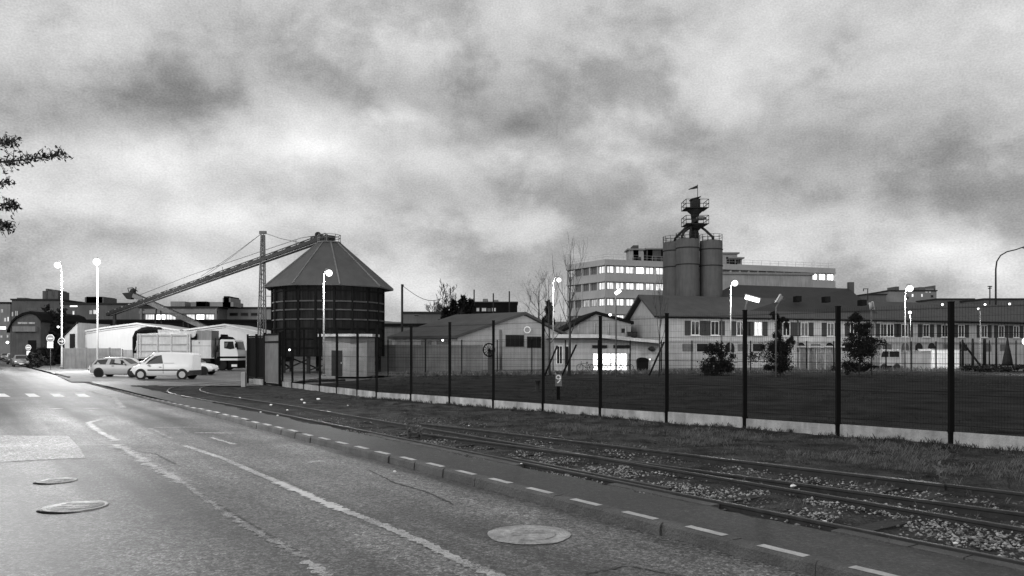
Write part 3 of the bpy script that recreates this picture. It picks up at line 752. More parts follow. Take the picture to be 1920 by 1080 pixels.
# white sheds on the left
F = Fac(at(150,0,100).x, 100, 1, 0)
w1 = gabled('warehouse', 'white clad shed with low gable behind the tipper truck, farther left of the two', 'shed', F, [(146,625),(200,616),(258,608.5),(335,621)], 9, 'white_clad', 'steel', trim='steel', group='white gabled sheds')
F2 = Fac(at(337,0,101).x, 101, 1, 0)
w2 = gabled('warehouse', 'white clad shed with low gable whose right end stops at the lattice mast', 'shed', F2, [(337,622),(423,610.5),(498,627)], 9, 'white_clad', 'steel', trim='steel', group='white gabled sheds')
m = MB(); F2.box(m, F2.t(480), F2.t(481), 0, F2.z(480,628), .004, .1); m.build('downpipe', 'steel', w2)
m = MB(); F.box(m, F.t(160), F.t(163), F.z(160,655), F.z(160,628), .004, .1); m.build('downpipe', 'steel', w1)
F = Fac(at(120,0,98).x, 98, 1, 0)
lt = thing('lean_to', 'pale lean-to with a dark doorway left of the white sheds', 'shed', F.p(1,0,0))
m = MB(); m.prism([F.p(F.t(x), F.z(x, y)) for x, y in ((121,690),(121,630),(128,622),(145,605),(145,690))], ext_of(F, 8)); m.build('wall', 'grey_wall', lt)
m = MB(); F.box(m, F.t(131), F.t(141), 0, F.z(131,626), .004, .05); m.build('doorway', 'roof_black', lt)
m = MB(); m.beam(F.p(F.t(119), F.z(119,631)), F.p(F.t(146), F.z(146,604)), .3, .15); m.build('roof_edge', 'roof_black', lt)
b1, _ = block('flat_hall', 'long tarred flat-roofed hall behind the white sheds', 'hall', 132, 134, 508, 603, 14, 'roof_black', cornice='roof_black')

# background left
block('apartment_block', 'apartment block with lit balconies at the left edge of the street', 'apartment block', 190, -40, 19, 569, 16, 'far_wall',
    [(2,6,580,586,'lit_dim'),(8,12,596,603,'lit'),(14,17,594,603,'lit'),(-2,12,612,618,'lit_bright'),(1,5,629,633,'lit_dim'),(13,16,628,633,'lit_dim'),(-6,0,595,602,'lit_dim')], cornice='roof_black')
block('apartment_block', 'dark corner block behind the arched-roof house at the far left', 'apartment block', 175, 22, 114, 563, 14, 'far_dark',
    [(22.5,25,585,593,'lit_dim'),(29,30.6,583,592,'lit'),(31.8,33.4,583,592,'lit'),(91,97,596,604,'lit',1),(99,105,596,604,'lit',1),(108,113,596,603,'lit_dim'),(50,70,578,581,'glass_grey'),(75,100,578,581,'glass_grey')], [(78,107,545,'chimney_block'),(84,88,541,'flue'),(96,102,543,'flue'),(30,46,558)], slope=.1)
block('factory_building', 'low dark factory behind the two bright lamp masts at left', 'factory', 170, 114, 262, 571, 14, 'far_dark',
    [(131,146,572.5,576,'lit_bright'),(136,140,583,594,'lit'),(168,173,582,589,'lit_dim',1),(175,181,581,589,'lit',1)], [(157,193,557),(160,190,556,'roof_box','roof_black')])
fb, F = block('factory_building', 'long low factory with a row of lit windows under the conveyor', 'factory', 150, 262, 408, 578, 16, 'far_wall',
    [(273,290,589,604,'lit',3),(292,311,589,604,'lit_bright',0),(312,330,589,604,'lit',2),(350,366,589,604,'lit',1),(368,384,589,604,'lit_bright',1),(386,402,589,604,'lit',2)], [(318,345,565),(356,384,566),(366,385,565,'roof_box','roof_black'),(392,436,566),(416,431,558,'chimney_block'),(418,428,555,'flue','roof_black')])
m = MB()
for x in (265, 405): F.box(m, F.t(x), F.t(x+3), 0, F.z(x,579), .004, .5)
F.box(m, F.t(262), F.t(408), F.z(262,588), F.z(262,583), .004, .35); m.build('pilaster', 'far_wall', fb)
block('factory_building', 'lower factory wing with dark windows right of the lit row, beside the lattice mast', 'factory', 155, 410, 512, 579, 14, 'far_wall',
    [(414,426,586,592,'glass'),(430,447,586,593,'glass'),(451,466,586,593,'glass'),(470,485,586,593,'glass')])
F = Fac(at(20,0,112).x, 112, 1, 0)
hs = gabled('brick_house', 'dark brick house with a rounded roof and pale sign band by the street', 'house', F, [(19,616),(24,606),(32,598),(45,591),(59,588),(70,592),(76,599)], 12, 'dark_wall', 'roof_black', th=.35)
m = MB(); F.box(m, F.t(27), F.t(70), F.z(30,622), F.z(30,612), .004, .5); m.build('awning', 'mid_wall', hs)
m = MB()
for a, b in ((34,41),(42,52),(54,66)): F.box(m, F.t(a), F.t(b), F.z(30,607.5), F.z(30,604), .004, .08)
m.build('sign_band', 'concrete', hs)
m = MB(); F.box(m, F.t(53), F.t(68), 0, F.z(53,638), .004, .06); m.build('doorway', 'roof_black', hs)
# concrete wall behind the cars
def panel_wall(label, Y, x0, x1, yt, m_, n):
    F = Fac(at(x0,0,Y).x, Y, 1, 0); L = F.t(x1); zt = F.z(x0, yt); t = thing('panel_wall', label, 'wall', F.p(L/2, 0, 0))
    for k in range(n):
        m = MB(); F.box(m, L*k/n+.07, L*(k+1)/n-.07, 0, zt, -.1, 0); m.build('panel', m_, t)
        m = MB(); F.box(m, L*k/n-.06, L*k/n+.06, 0, zt+.08, -.14, .06); m.build('wall_post', m_, t)
    for z in (zt*.33, zt*.66):
        m = MB(); F.box(m, 0.07, L-.07, z-.01, z+.012, .001, .012); m.build('joint', m_, t)
    return t
panel_wall('grey concrete panel wall behind the parked cars by the lamp masts', 88, 118, 227, 653, 'concrete_dark', 5)
panel_wall('short lower grey wall left of the tipper truck tail', 92, 229, 276, 656, 'concrete_dark', 2)
panel_wall('grey concrete wall behind the truck cab', 92, 446, 520, 657, 'concrete_dark', 3)

# ------------------------------------------------------------------ round silo
sx, sy = at(617,0,74).x, 74; k_ = 74/FOC; zz = lambda py: H-(py-HOR)*k_
t = thing('round_silo', 'big dark round timber silo with a pale ridged conical roof', 'silo', (sx, sy, 0))
m = MB(); m.lathe((sx,sy,0), [(4.95,zz(668)),(5.0,zz(541))], 20, sm=False); m.build('drum', 'wood_dark', t)
for py, r in ((551,5.02),(570,5.03),(585,5.03),(602,5.03),(618,5.02),(636,5.02),(652,5.0)):
    m = MB(); m.lathe((sx,sy,0), [(r-.1,zz(py+1.2)),(r+.07,zz(py+1.2)),(r+.07,zz(py-1.2)),(r-.1,zz(py-1.2))], 20, sm=False); m.build('band', 'wood_band' if py in (570,585,602) else 'roof_black', t)
m = MB()
for k in range(20):
    a = 2*math.pi*k/20; p = Vector((sx+5.03*math.cos(a), sy+5.03*math.sin(a), 0)); m.beam(p+Vector((0,0,zz(668))), p+Vector((0,0,zz(543))), .2, .2)
m.build('rib', 'roof_black', t)
NR = 9
m = MB(); m.lathe((sx,sy,0), [(5.55,zz(543)),(5.9,zz(543.5)),(5.9,zz(541.5)),(.95,zz(455)),(.5,zz(454))], NR, sm=False, a0=.2); m.build('roof', 'slate', t)
m = MB()
for k in range(NR):
    a = .2+2*math.pi*k/NR; ca, sa = math.cos(a), math.sin(a)
    m.beam((sx+5.9*ca, sy+5.9*sa, zz(541)), (sx+.95*ca, sy+.95*sa, zz(454.5)), .12, .1)
m.build('ridge_strip', 'steel_mid', t)
m = MB()
for k in range(10):
    a = 2*math.pi*k/10+.15; p = Vector((sx+4.6*math.cos(a), sy+4.6*math.sin(a), 0)); m.beam(p, p+Vector((0,0,zz(668)-.004)), .28, .28)
    q = Vector((sx+4.6*math.cos(a+.63), sy+4.6*math.sin(a+.63), 0))
    m.beam(p+Vector((0,0,.3)), q+Vector((0,0,zz(672))), .12, .12)
m.build('support_frame', 'steel_dark', t)
m = MB(); m.lathe((sx,sy,0), [(1.1,zz(456)),(1.1,zz(454))], 12); 
for k in range(8):
    a = 2*math.pi*k/8; p = Vector((sx+1.05*math.cos(a), sy+1.05*math.sin(a), 0)); q = Vector((sx+1.05*math.cos(a+.785), sy+1.05*math.sin(a+.785), 0))
    m.beam(p+Vector((0,0,zz(455))), p+Vector((0,0,zz(441))), .05)
    for z in (441, 447): m.beam(p+Vector((0,0,zz(z))), q+Vector((0,0,zz(z))), .045)
m.build('top_railing', 'steel_mid', t)
m = MB(); a0 = -math.pi/2-.05; p = Vector((sx+5.1*math.cos(a0), sy+5.1*math.sin(a0), 0)); m.prism([p+Vector((-.5,0,zz(545))), p+Vector((.45,0,zz(545))), p+Vector((.45,0,zz(540))), p+Vector((-.5,0,zz(540)))], (0,.4,0)); m.build('hatch', 'roof_black', t)

# conveyor up to the silo top
CA, CB = at(204,590,113), at(612,446,74)
def cdepth(px):
    u = (px-960)/FOC; d = CB-CA; f = (u*CA.y-CA.x)/(d.x-u*d.y); return CA.y+d.y*f
def cpt(px, py, Y=None): return at(px, py, Y or cdepth(px))
t = thing('belt_conveyor', 'long inclined belt conveyor rising from left to the round silo top', 'conveyor', cpt(205,700).xy.to_3d())
A, B = cpt(204,590), cpt(612,446); d = (B-A)
m = MB(); m.beam(A, B, .8, .36); m.build('belt_beam', 'steel_dark', t); m = MB(); q = A.lerp(B,.04); m.beam(q-Vector((0,0,.2)), Vector((q.x,q.y,0)), .35); m.build('end_support', 'steel_dark', t)
m = MB(); up = Vector((0,0,.36)); n = 44
for y in (-.42, .42):
    off = Vector((0,y,0)); m.beam(A+up+off, B+up+off, .05, .09)
    for i in range(n+1):
        p = A+d*i/n+off; m.beam(p, p+up, .06, .06)
m.build('side_rail', 'steel_dark', t)
m = MB()
for i in range(0, n, 2):
    p = A+d*(i+.5)/n; m.beam(p+Vector((-.15,-.44,.30)), p+Vector((.45,-.44,.44)), .08, .14)
    m.tube([p+Vector((0,-.4,.22)), p+Vector((0,.4,.22))], .09, 6)
m.build('idler', 'steel_mid', t)
m = MB(); m.beam(A+d*.02-Vector((0,0,.22)), B-Vector((0,0,.22)), .5, .12); m.build('underside_chord', 'steel_mid', t)
m = MB(); m.tube([cpt(262,553), cpt(360,515), cpt(470,478), cpt(565,446), cpt(600,441)], .035, 5)
for f, py in ((.35,501),(.62,461),(.9,442)):
    p = A+d*f; m.tube([p+Vector((0,.4,.2)), p+Vector((0,.4,.95))], .03, 4)
m.build('cable_rail', 'steel_mid', t)
m = MB(); c = cpt(596,442); m.ball(c+Vector((0,0,.1)), .3, 10, 6, 0, (1,.9,.9)); m.beam(cpt(588,448), cpt(622,446), .7, .45); m.tube([cpt(604,441), cpt(604,450)], .12, 8); m.build('head_drum', 'steel_dark', t)
t = thing('support_mast', 'grey lattice mast with stay cables holding up the long conveyor', 'mast', (cpt(491,0).x, cdepth(491), 0))
Ym = cdepth(491); m = MB(); tp = cpt(493,436,Ym)
L1, R1 = cpt(484,700,Ym), cpt(497,700,Ym); tl, tr = cpt(490.5,440,Ym), cpt(495,440,Ym)
L1.z = R1.z = 0
for y in (-.45, .45):
    o = Vector((0,y,0)); m.beam(L1+o, tl+o*.4, .11, .11); m.beam(R1+o, tr+o*.4, .11, .11)
    for i in range(16):
        f, g = i/16, (i+1)/16; p, q = (L1.lerp(tl, f), R1.lerp(tr, g)) if i % 2 else (R1.lerp(tr, f), L1.lerp(tl, g)); m.beam(p+o*(1-f*.6), q+o*(1-g*.6), .05, .05)
m.beam(tp+Vector((-.35,0,0)), tp+Vector((.35,0,0)), .3, .3); m.build('lattice', 'steel_mid', t)
m = MB(); m.beam(cpt(497,555,Ym), cpt(513,556,Ym-2), .08, .08); m.build('brace', 'steel_mid', t)
m = MB()
for e in ((380,519,-.5),(374,522,.5),(563,455,0)):
    q = cpt(e[0], e[1])+Vector((0,e[2],0)); m.tube([tp, tp.lerp(q,.5)-Vector((0,0,.12)), q], .028, 4)
m.build('stay_cable', 'steel_mid', t)
t = thing('belt_conveyor', 'short feeder conveyor sloping down right beneath the long one', 'conveyor', cpt(300,700,115).xy.to_3d())
A, B = cpt(246,552,115), cpt(392,618,115); d = B-A
m = MB(); m.beam(A, B, .9, .6); m.build('belt_beam', 'steel_mid', t)
m = MB()
for i in range(19):
    p = A+d*i/18; m.beam(p+Vector((0,-.36,.1)), p+Vector((0,-.36,.5)), .07, .07)
m.beam(A+Vector((0,-.36,.5)), B+Vector((0,-.36,.5)), .06, .1); m.build('side_rail', 'steel_dark', t)
m = MB(); c = A; m.prism([c+Vector((-1.1,-.5,.15)), c+Vector((.5,-.5,.3)), c+Vector((.2,-.5,-.7)), c+Vector((-.4,-.5,-.7))], (0,1,0)); m.build('hopper', 'steel_dark', t)
m = MB(); m.ball(c+Vector((.2,0,.5)), .35, 10, 6); m.tube([c+Vector((-.3,0,.3)), c+Vector((-.5,0,.9)), c+Vector((.2,0,.95)), c+Vector((.9,0,.45))], .07, 5); m.tube([c+Vector((.5,.2,.3)), c+Vector((.6,.2,1.1))], .08, 5); m.build('drive_motor', 'steel_dark', t)
m = MB()
for f in (.35, .7):
    p = A+d*f+Vector((0,0,-.2)); m.beam(p+Vector((-.3,0,0)), Vector((p.x-.8,p.y,0)), .14); m.beam(p+Vector((.3,0,0)), Vector((p.x+.8,p.y,0)), .14)
m.build('trestle', 'steel_dark', t)

# concrete cabin by the silo
F = Fac(at(605,0,63).x, 63, .97, -.24); Tc = F.t(656)
G2 = Fac(F.p(Tc,0).x, F.p(Tc,0).y, .97, .16); T2 = G2.t(688)
t = thing('concrete_cabin', 'small pale concrete cabin with flat roof and dark door in front of the silo', 'cabin', F.p(Tc*.5,0,-1))
p0, p1, p2 = F.p(0,0), F.p(Tc,0), G2.p(T2,0); zt = F.z(656,631)
m = MB(); bk = Vector((.2,2.4,0)); m.prism([p0, p1, p2, p2+bk, p0+bk], (0,0,zt)); m.build('wall', 'concrete_dark', t)
m = MB(); o = .35
m.prism([p0+Vector((-o,-o*.5,zt+.004)), p1+Vector((.05,-o*1.2,zt+.004)), p2+Vector((o*1.3,-o*.6,zt+.004)), p2+bk+Vector((o,o,zt+.004)), p0+bk+Vector((-o,o,zt+.004))], (0,0,.2)); m.build('roof_slab', 'concrete', t)
m = MB(); F.box(m, F.t(622), F.t(642), .05, F.z(630,657), .003, .04); d_ = m.build('door', 'steel_dark', t)
m = MB(); F.box(m, F.t(640), F.t(641), 1.0, 1.15, .042, .09); m.build('handle', 'steel', d_)
F = Fac(at(601,0,57).x, 57, 1, .05); m = MB(); F.box(m, 0, F.t(628), .05, .22, -.15, 0); tag(m.build('kerb_block', 'white_wall'), 'white painted concrete kerb beside the cabin foot, behind the fence', 'kerb')
block('flat_shed', 'black roofed open shed right of the round silo', 'shed', 96, 716, 805, 612, 10, 'mid_wall', cornice='roof_black')
block('flat_hall', 'dark low hall with a pale downpipe behind the black roofed shed', 'hall', 140, 755, 862, 588, 12, 'far_dark', [(776,786,590,594,'glass')])

# gabled warehouse in the middle
F = Fac(-5.44, 80, 10.74, 5.5)
wA = gabled('warehouse', 'grey roofed gabled warehouse with a round sign, right of the black open shed', 'warehouse', F, [(858,632),(983,590),(1056,628)], 9, 'cream', 'roof_mid', th=.28, ext=Vector((-7.4,5.6,0)), over=.4, group='gabled warehouses')
def quadwin(F, par, a, b, y0, y1, pane, **k): return window(F, par, F.t(a), F.t(b), F.z((a+b)/2, y1), F.z((a+b)/2, y0), pane, **k)
quadwin(F, wA, 948, 982, 628, 650, 'glass', mull=3, fr='steel_dark'); quadwin(F, wA, 988, 1014, 631, 652, 'glass', mull=2, fr='steel_dark')
m = MB(); c = F.p(F.t(986.5), F.z(986.5,618.5), .25); m.lathe((c.x,c.y,c.z), [(.36,-.06),(.36,.2)], 20, axis='y'); rs = m.build('round_plate', 'sign_white', wA)
m = MB(); m.lathe((c.x,c.y,c.z), [(.27,-.064),(.27,-.061)], 20, axis='y'); m.build('plate_face', 'sign_red', rs)
m = MB(); q = F.p(F.t(930),0,.3); m.tube([F.p(F.t(938),0,.1), F.p(F.t(938),F.z(938,618),.1)], .12, 6); m.build('downpipe', 'steel_mid', wA)
D = Vector((-5.44,80,0)); e = Vector((-.797,.603,0)); nn = Vector((-.603,-.797,0))
m = MB()
for s_, w_, pm_ in ((1.2,1.6,'frame'),(3.6,1.4,'glass')):
    p = D+e*s_+nn*.004; m = MB(); m.prism([p+Vector((0,0,2.3)), p+e*w_+Vector((0,0,2.3)), p+e*w_+Vector((0,0,3.1)), p+Vector((0,0,3.1))], nn*.05); m.build('side_window', 'glass_grey', wA)
F = Fac(at(1060,0,92).x, 92, 1, .05)
wB = gabled('warehouse', 'grey gabled warehouse with black roof behind the low flat building', 'warehouse', F, [(1058,622),(1117,589),(1183,607)], 14, 'grey_wall', 'roof_black', th=.35, group='gabled warehouses')
for x in (1084, 1115, 1141, 1173):
    m = MB(); m.tube([F.p(F.t(x), F.z(x,632), .1), F.p(F.t(x), F.z(x,606 if x < 1150 else 612), .1)], .07, 5); m.build('downpipe', 'steel', wB)
quadwin(F, wB, 1165, 1171, 616, 624, 'glass', fr='steel_dark'); quadwin(F, wB, 1176, 1195, 622, 631, 'glass', fr='steel_dark', mull=1)
# added wall, its dark colour stands for shade on the warehouse's lower part
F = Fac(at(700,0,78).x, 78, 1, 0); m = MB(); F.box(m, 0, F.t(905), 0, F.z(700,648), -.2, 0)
bw_ = thing('shade_wall', 'added grey wall whose dark tone stands for shade on the warehouse, beyond the lawn', 'wall', F.p(5,0,0)); m.build('wall', 'mid_wall', bw_)
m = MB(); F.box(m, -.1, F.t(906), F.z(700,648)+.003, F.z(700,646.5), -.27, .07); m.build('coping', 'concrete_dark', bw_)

# low flat building with the lit opening
F = Fac(at(1028,0,79).x, 79, 1, 0); T = F.t
t = thing('workshop', 'low pale workshop with sloping fascia and a brightly lit opening', 'workshop', F.p(5,0,-2))
zL, zM, zR = F.z(1028,634), F.z(1124,634), F.z(1240,645)
m = MB(); F.poly(m, [(T(1034),0),(T(1111),0),(T(1111),zM),(T(1034),zL)], -7, 0); F.poly(m, [(T(1181),0),(T(1238),0),(T(1238),zR),(T(1181),zM-(zM-zR)*.49)], -7, 0)
F.poly(m, [(T(1111)+.002,F.z(1111,663)),(T(1181)-.002,F.z(1181,663)),(T(1181)-.002,zM-(zM-zR)*.50),(T(1111)+.002,zM-.02)], -7, -.004); m.build('wall', 'cream', t)
m = MB(); F.poly(m, [(T(1028),zL+.004),(T(1124),zM+.004),(T(1124),zM+.36),(T(1028),zL+.36)], -8, 1.0); F.poly(m, [(T(1124)+.004,zM+.004),(T(1242),zR+.004),(T(1242),zR+.30),(T(1124)+.004,zM+.36)], -8, 1.0); m.build('fascia', 'white_wall', t)
m = MB(); F.box(m, T(1111), T(1181), .06, F.z(1111,663), -2.5, -2.4); m.build('lit_interior', 'lit_bright', t)
m = MB(); F.box(m, T(1110), T(1182), .02, .06, -2.5, .4); m.build('threshold', 'concrete', t)
m = MB()
for a in (1112, 1130, 1146, 1163, 1180): F.box(m, T(a)-.03, T(a)+.03, .06, F.z(1111,663), -.3, -.24)
F.box(m, T(1111), T(1181), F.z(0,685.5)-.03, F.z(0,685.5)+.03, -.235, -.18)
for a, b in ((1112,1130),(1163,1146),(1163,1180)): m.beam(F.p(T(a),F.z(0,664),-.27), F.p(T(b),F.z(0,684),-.27), .04, .04)
m.build('glazing_bar', 'steel_dark', t)
quadwin(F, t, 1110, 1138, 647, 653, 'glass', mull=2, fr='steel_dark', d=.01); quadwin(F, t, 1150, 1180, 647, 653, 'glass', mull=2, fr='steel_dark', d=.01)
quadwin(F, t, 1043, 1055, 648, 683, 'glass', mull=1); quadwin(F, t, 1059, 1067, 648, 684, 'glass', mull=0)
m = MB(); q = F.p(T(1220), F.z(1220,654), .5); m.ball(q, .3, 8, 5, 0, (1.2,1,.8)); m.beam(q, q-Vector((0,-.5,0)), .1); m.build('wall_lantern', 'steel_dark', t)

# long white building
LB = Fac(16.1, 88, 51.6, 20); T = LB.t; ze = 5.85; Lt = 66
t = thing('long_building', 'long two-storey white building with shutters and grey roof behind the far fence', 'building', LB.p(Lt/2,0,-5))
far = Vector((14.4, 97.5, 0)); fl = Vector((14.4-16.1, 9.5, 0))
m = MB(); a, b = LB.p(0,0), LB.p(Lt,0); apx = LB.p(0,8.25)+fl*.5; m.prism([a, b, b+fl, a+fl], (0,0,ze)); m.build('wall', 'white_wall', t)
m = MB(); g0 = Vector((-.002*0,0,0)); P = [a+Vector((0,0,ze+.002)), apx, a+fl+Vector((0,0,ze+.002))]; m.prism(P, (LB.dx*.3, LB.dy*.3, 0)); m.build('gable', 'white_wall', t)
m = MB(); dl = Vector((LB.dx, LB.dy, 0)); rl = Lt+1; ov = fl.normalized()*-.5
e0 = LB.p(-.7, ze-.2)+ov; r0 = apx-dl*.7; f0 = LB.p(-.7, ze-.2)+fl-ov
m.prism([e0, r0, r0+Vector((0,0,.25)), e0+Vector((0,0,.25))], dl*rl); m.prism([f0, r0+Vector((0,.003,0)), r0+Vector((0,.003,.25)), f0+Vector((0,0,.25))], dl*rl); m.build('roof', 'roof_mid', t)
m = MB(); m.tube([e0+Vector((0,-.08,.05)), e0+dl*rl+Vector((0,-.08,.05))], .09, 6); m.build('gutter', 'roof_black', t)
m = MB(); LB.box(m, .05, Lt-.05, LB.z(1400,641.5), LB.z(1400,639), .003, .12); m.build('string_course', 'grey_wall', t)
wl = [(1303,'glass',0),(1340,'glass',1),(1388,'glass',0),(1421,'lit',1),(1474,'glass',1),(1508,'glass_grey',1),(1557,'glass_grey',1),(1600,'glass',1),(1634,'glass_grey',1),(1656,'glass_grey',0),(1669,'glass',0),(1696,'glass',1),(1736,'glass',1),(1771,'glass',0),(1802,'glass',1),(1845,'glass',0),(1877,'glass',0),(1905,'glass',0)]
for px, pane, sh in wl:
    tc_ = T(px); z0, z1 = 3.75, 5.35; hw = .55
    w = window(LB, t, tc_-hw, tc_+hw, z0, z1, pane, mull=1, sill=True)
    if pane != 'glass_grey' or sh:
        for s_ in (-1, 1):
            m = MB(); c0 = tc_+s_*(hw+.42); LB.box(m, c0-.38, c0+.38, z0-.02, z1+.02, .003, .06); m.build('shutter', 'shutter', t)
for px in range(1262, 1910, 27):
    if R.random() < .25: continue
    m = MB(); tc_ = T(px+R.uniform(-4,4)); r = .62; zc = LB.z(px, 652); k = R.random()
    if k < .45:
        LB.poly(m, [(tc_-r, zc-.5)]+[(tc_+r*math.cos(math.pi*(1-i/10)), zc+r*math.sin(math.pi*(1-i/10))) for i in range(11)]+[(tc_+r, zc-.5)], .003, .04)
    else: LB.box(m, tc_-.7, tc_+.7, zc-.4, zc+.45, .003, .04)
    m.build('arched_window' if k < .45 else 'ground_window', 'glass' if R.random() < .5 else 'glass_grey', t)
for px in (1352, 1495, 1640, 1770):
    m = MB(); m.tube([LB.p(T(px), 0, .12), LB.p(T(px), ze-.25, .12)], .06, 5); m.build('downpipe', 'steel_mid', t)
# the higher hipped roof rising out of it
ta, tb = T(1362), T(1655); i0, i1 = LB.p(ta, ze+.15, .2), LB.p(tb, ze+.15, .2); bk = Vector((-3.6, 20, 0))
rA, rB = at(1375,534,104), at(1592,541,108)
m = MB(); m.add([i0, i1, i1+bk, i0+bk, rA, rB, i0-Vector((0,0,.3)), i1-Vector((0,0,.3)), i1+bk-Vector((0,0,.3)), i0+bk-Vector((0,0,.3))], [(0,1,5,4),(1,2,5),(2,3,4,5),(3,0,4),(6,7,1,0),(7,8,2,1),(8,9,3,2),(9,6,0,3),(9,8,7,6)]); m.build('hipped_roof', 'roof_dark', t)
for px, py in ((1498,555),(1552,556),(1620,562)):
    m = MB(); c = at(px, py+3, 97.5); m.box(c.x-.3, c.x+.3, c.y-.1, c.y+1.2, c.z-.5, c.z+.2); m.build('dormer', 'roof_black', t)
m = MB(); c = at(1595,541,108); m.box(c.x-.35, c.x+.35, c.y-.3, c.y+.3, c.z-1, c.z+.85); m.build('chimney', 'dark_wall', t)
m = MB(); LB.box(m, .6, 9, 6.9, 7.0, .2, .3); 
quad = [at(1283,553,98), at(1316,553,98)]

# ------------------------------------------------------------------ office block
F1 = Fac(18.67, 160, 53.3, 18); LO = math.hypot(53.3, 18)
F0 = Fac(11.7, 171, 6.97, -11); LW = math.hypot(6.97, 11)
zt = 20.25
t = thing('office_block', 'five-storey banded office block with many lit windows behind the silos', 'office block', (30,166,0))
m = MB(); bk = Vector((-6,17,0)); m.prism([F0.p(.02,0,-.4), F0.p(LW,0,-.4), F1.p(0,0,-.4), F1.p(LO-.4,0,-.4), F1.p(LO-.4,0,-.4)+bk, F0.p(0,0,-.4)+Vector((1.6,9,0))], (0,0,zt-.05)); m.build('wall', 'grey_wall', t)
rows = [(19.05-3.27*k, 17.42-3.27*k) for k in range(5)]
edges = [zt]+[v for r in rows for v in r]+[0]
for F_, L_, nm in ((F0, LW, 0), (F1, LO, 1)):
    m = MB()
    for k in range(0, len(edges)-1, 2):
        F_.box(m, 0 if nm == 0 else .05, L_-(.05 if nm == 0 else 0), edges[k+1], edges[k], -.6, 0)
        F_.box(m, 0 if nm == 0 else .08, L_-(.08 if nm == 0 else 0), edges[k+1]+.0, edges[k+1]+.28, -.3, .22)
    m.build('spandrel', 'office', t)
    n = int(L_/2.25)
    for i in range(n+1):
        m = MB(); F_.box(m, max(.1, i*L_/n-.17), min(L_-.1, i*L_/n+.17), .1, zt-.3, -.59, -.04); m.build('pier', 'office_pier', t)
ro = random.Random(4); n = int(LO/2.25)
for j, (z1, z0) in enumerate(rows[:4]):
    for i in range(n):
        a, b = i*LO/n+.17, (i+1)*LO/n-.17; p = F1.p(a, 0); px = 960+p.x/p.y*FOC
        if not (px < 1250 or (px > 1506 and j == 0)): continue
        pane = ('lit' if ro.random() < .93 else 'lit_dim' if ro.random() < .5 else 'glass_grey')
        if j == 0 and (i in (3,) or px > 1500): pane = 'lit_bright' if ro.random() < .5 else 'lit'
        window(F1, t, a, b, z0+.03, z1-.03, pane, d=-.4, fw=.16, mull=1, fr='far_wall')
    n0 = int(LW/2.25)
    for i in range(n0):
        a, b = i*LW/n0+.17, (i+1)*LW/n0-.17
        pane = 'lit' if i == n0-1 else ('lit_dim' if (j == 2 and i > 1) or ro.random() < .5 else 'glass_grey')
        window(F0, t, a, b, z0+.03, z1-.03, pane, d=-.4, fw=.14, mull=2, fr='far_wall')
m = MB()
for F_, L_ in ((F0, LW), (F1, LO)):
    k = 0
    while k <= L_: m.beam(F_.p(k, zt, -.8), F_.p(k, zt+1.1, -.8), .05); k += 2.2
    for z in (.6, 1.1): m.beam(F_.p(0, zt+z, -.8), F_.p(L_, zt+z, -.8), .04)
m.build('roof_railing', 'steel', t)
for a, b, y0, mm in ((1178,1205,470,'grey_wall'),(1186,1196,461,'dark_wall'),(1211,1243,469,'dark_wall'),(1213,1222,466,'dark_wall'),(1238,1246,466,'dark_wall'),(1352,1380,477,'grey_wall'),(1366,1389,486,'grey_wall')):
    c0, c1 = at(a, y0, 172), at(b, y0, 172); m = MB(); m.box(c0.x, c1.x, 171, 175, zt-.04, c0.z); rb = m.build('roof_house', mm, t)
    if b-a > 20: m = MB(); m.box(c0.x-.4, c1.x+.4, 170.6, 175.4, c0.z+.004, c0.z+.3); m.build('roof_cap', 'far_wall', rb)
    if b-a > 20:
        for f in (.25, .6): m = MB(); x = c0.x+(c1.x-c0.x)*f; m.box(x, x+.7, 170.93, 170.997, zt+.3, zt+1.7); m.build('window', 'glass', rb)
ha, Fh = block('flat_hall', 'grey hall with a pale flat roof edge, between silos and office end windows', 'hall', 135, 1352, 1524, 514, 14, 'grey_wall', cornice='far_wall', slope=.12)
# distant right
block('apartment_block', 'distant apartment block with chimneys behind the right lamp', 'apartment block', 240, 1667, 1756, 546, 15, 'far_wall', [(1709,1713,551,557,'lit'),(1727,1730,551,557,'lit'),(1735,1739,546.5,549,'lit_dim'),(1742,1745,546.5,549,'lit_dim'),(1700,1704,556,561,'glass'),(1745,1750,553,558,'glass')],
    [(1669,1680,543,'roof_box','far_dark'),(1681,1687,537,'chimney','far_dark'),(1725,1735,538,'chimney','far_dark'),(1736,1754,541,'roof_box'),(1753,1755.5,535,'chimney','far_dark')])
block('flat_hall', 'distant low hall just left of the far apartment block', 'hall', 230, 1622, 1662, 553, 10, 'far_dark')
block('flat_hall', 'distant dark hall right of the far apartment block', 'hall', 200, 1757, 1826, 562, 10, 'far_dark')
block('flat_hall', 'distant dark hall beneath the curved lamp at right', 'hall', 190, 1845, 1990, 562, 10, 'far_dark')
# distant middle
block('apartment_block', 'small distant block with white windows and a dark right half, behind dark conifers', 'apartment block', 210, 884, 970, 568, 12, 'roof_black', [(893,899,577,584,'frame',1),(903,912,577,584,'frame',1),(914,920,578,584,'glass_grey',1),(922,930,577,584,'frame',1)], [(905,914,560,'roof_box','far_wall'),(925,934,562,'roof_box','far_wall'),(852,862,556,'chimney','far_wall')] [:2])
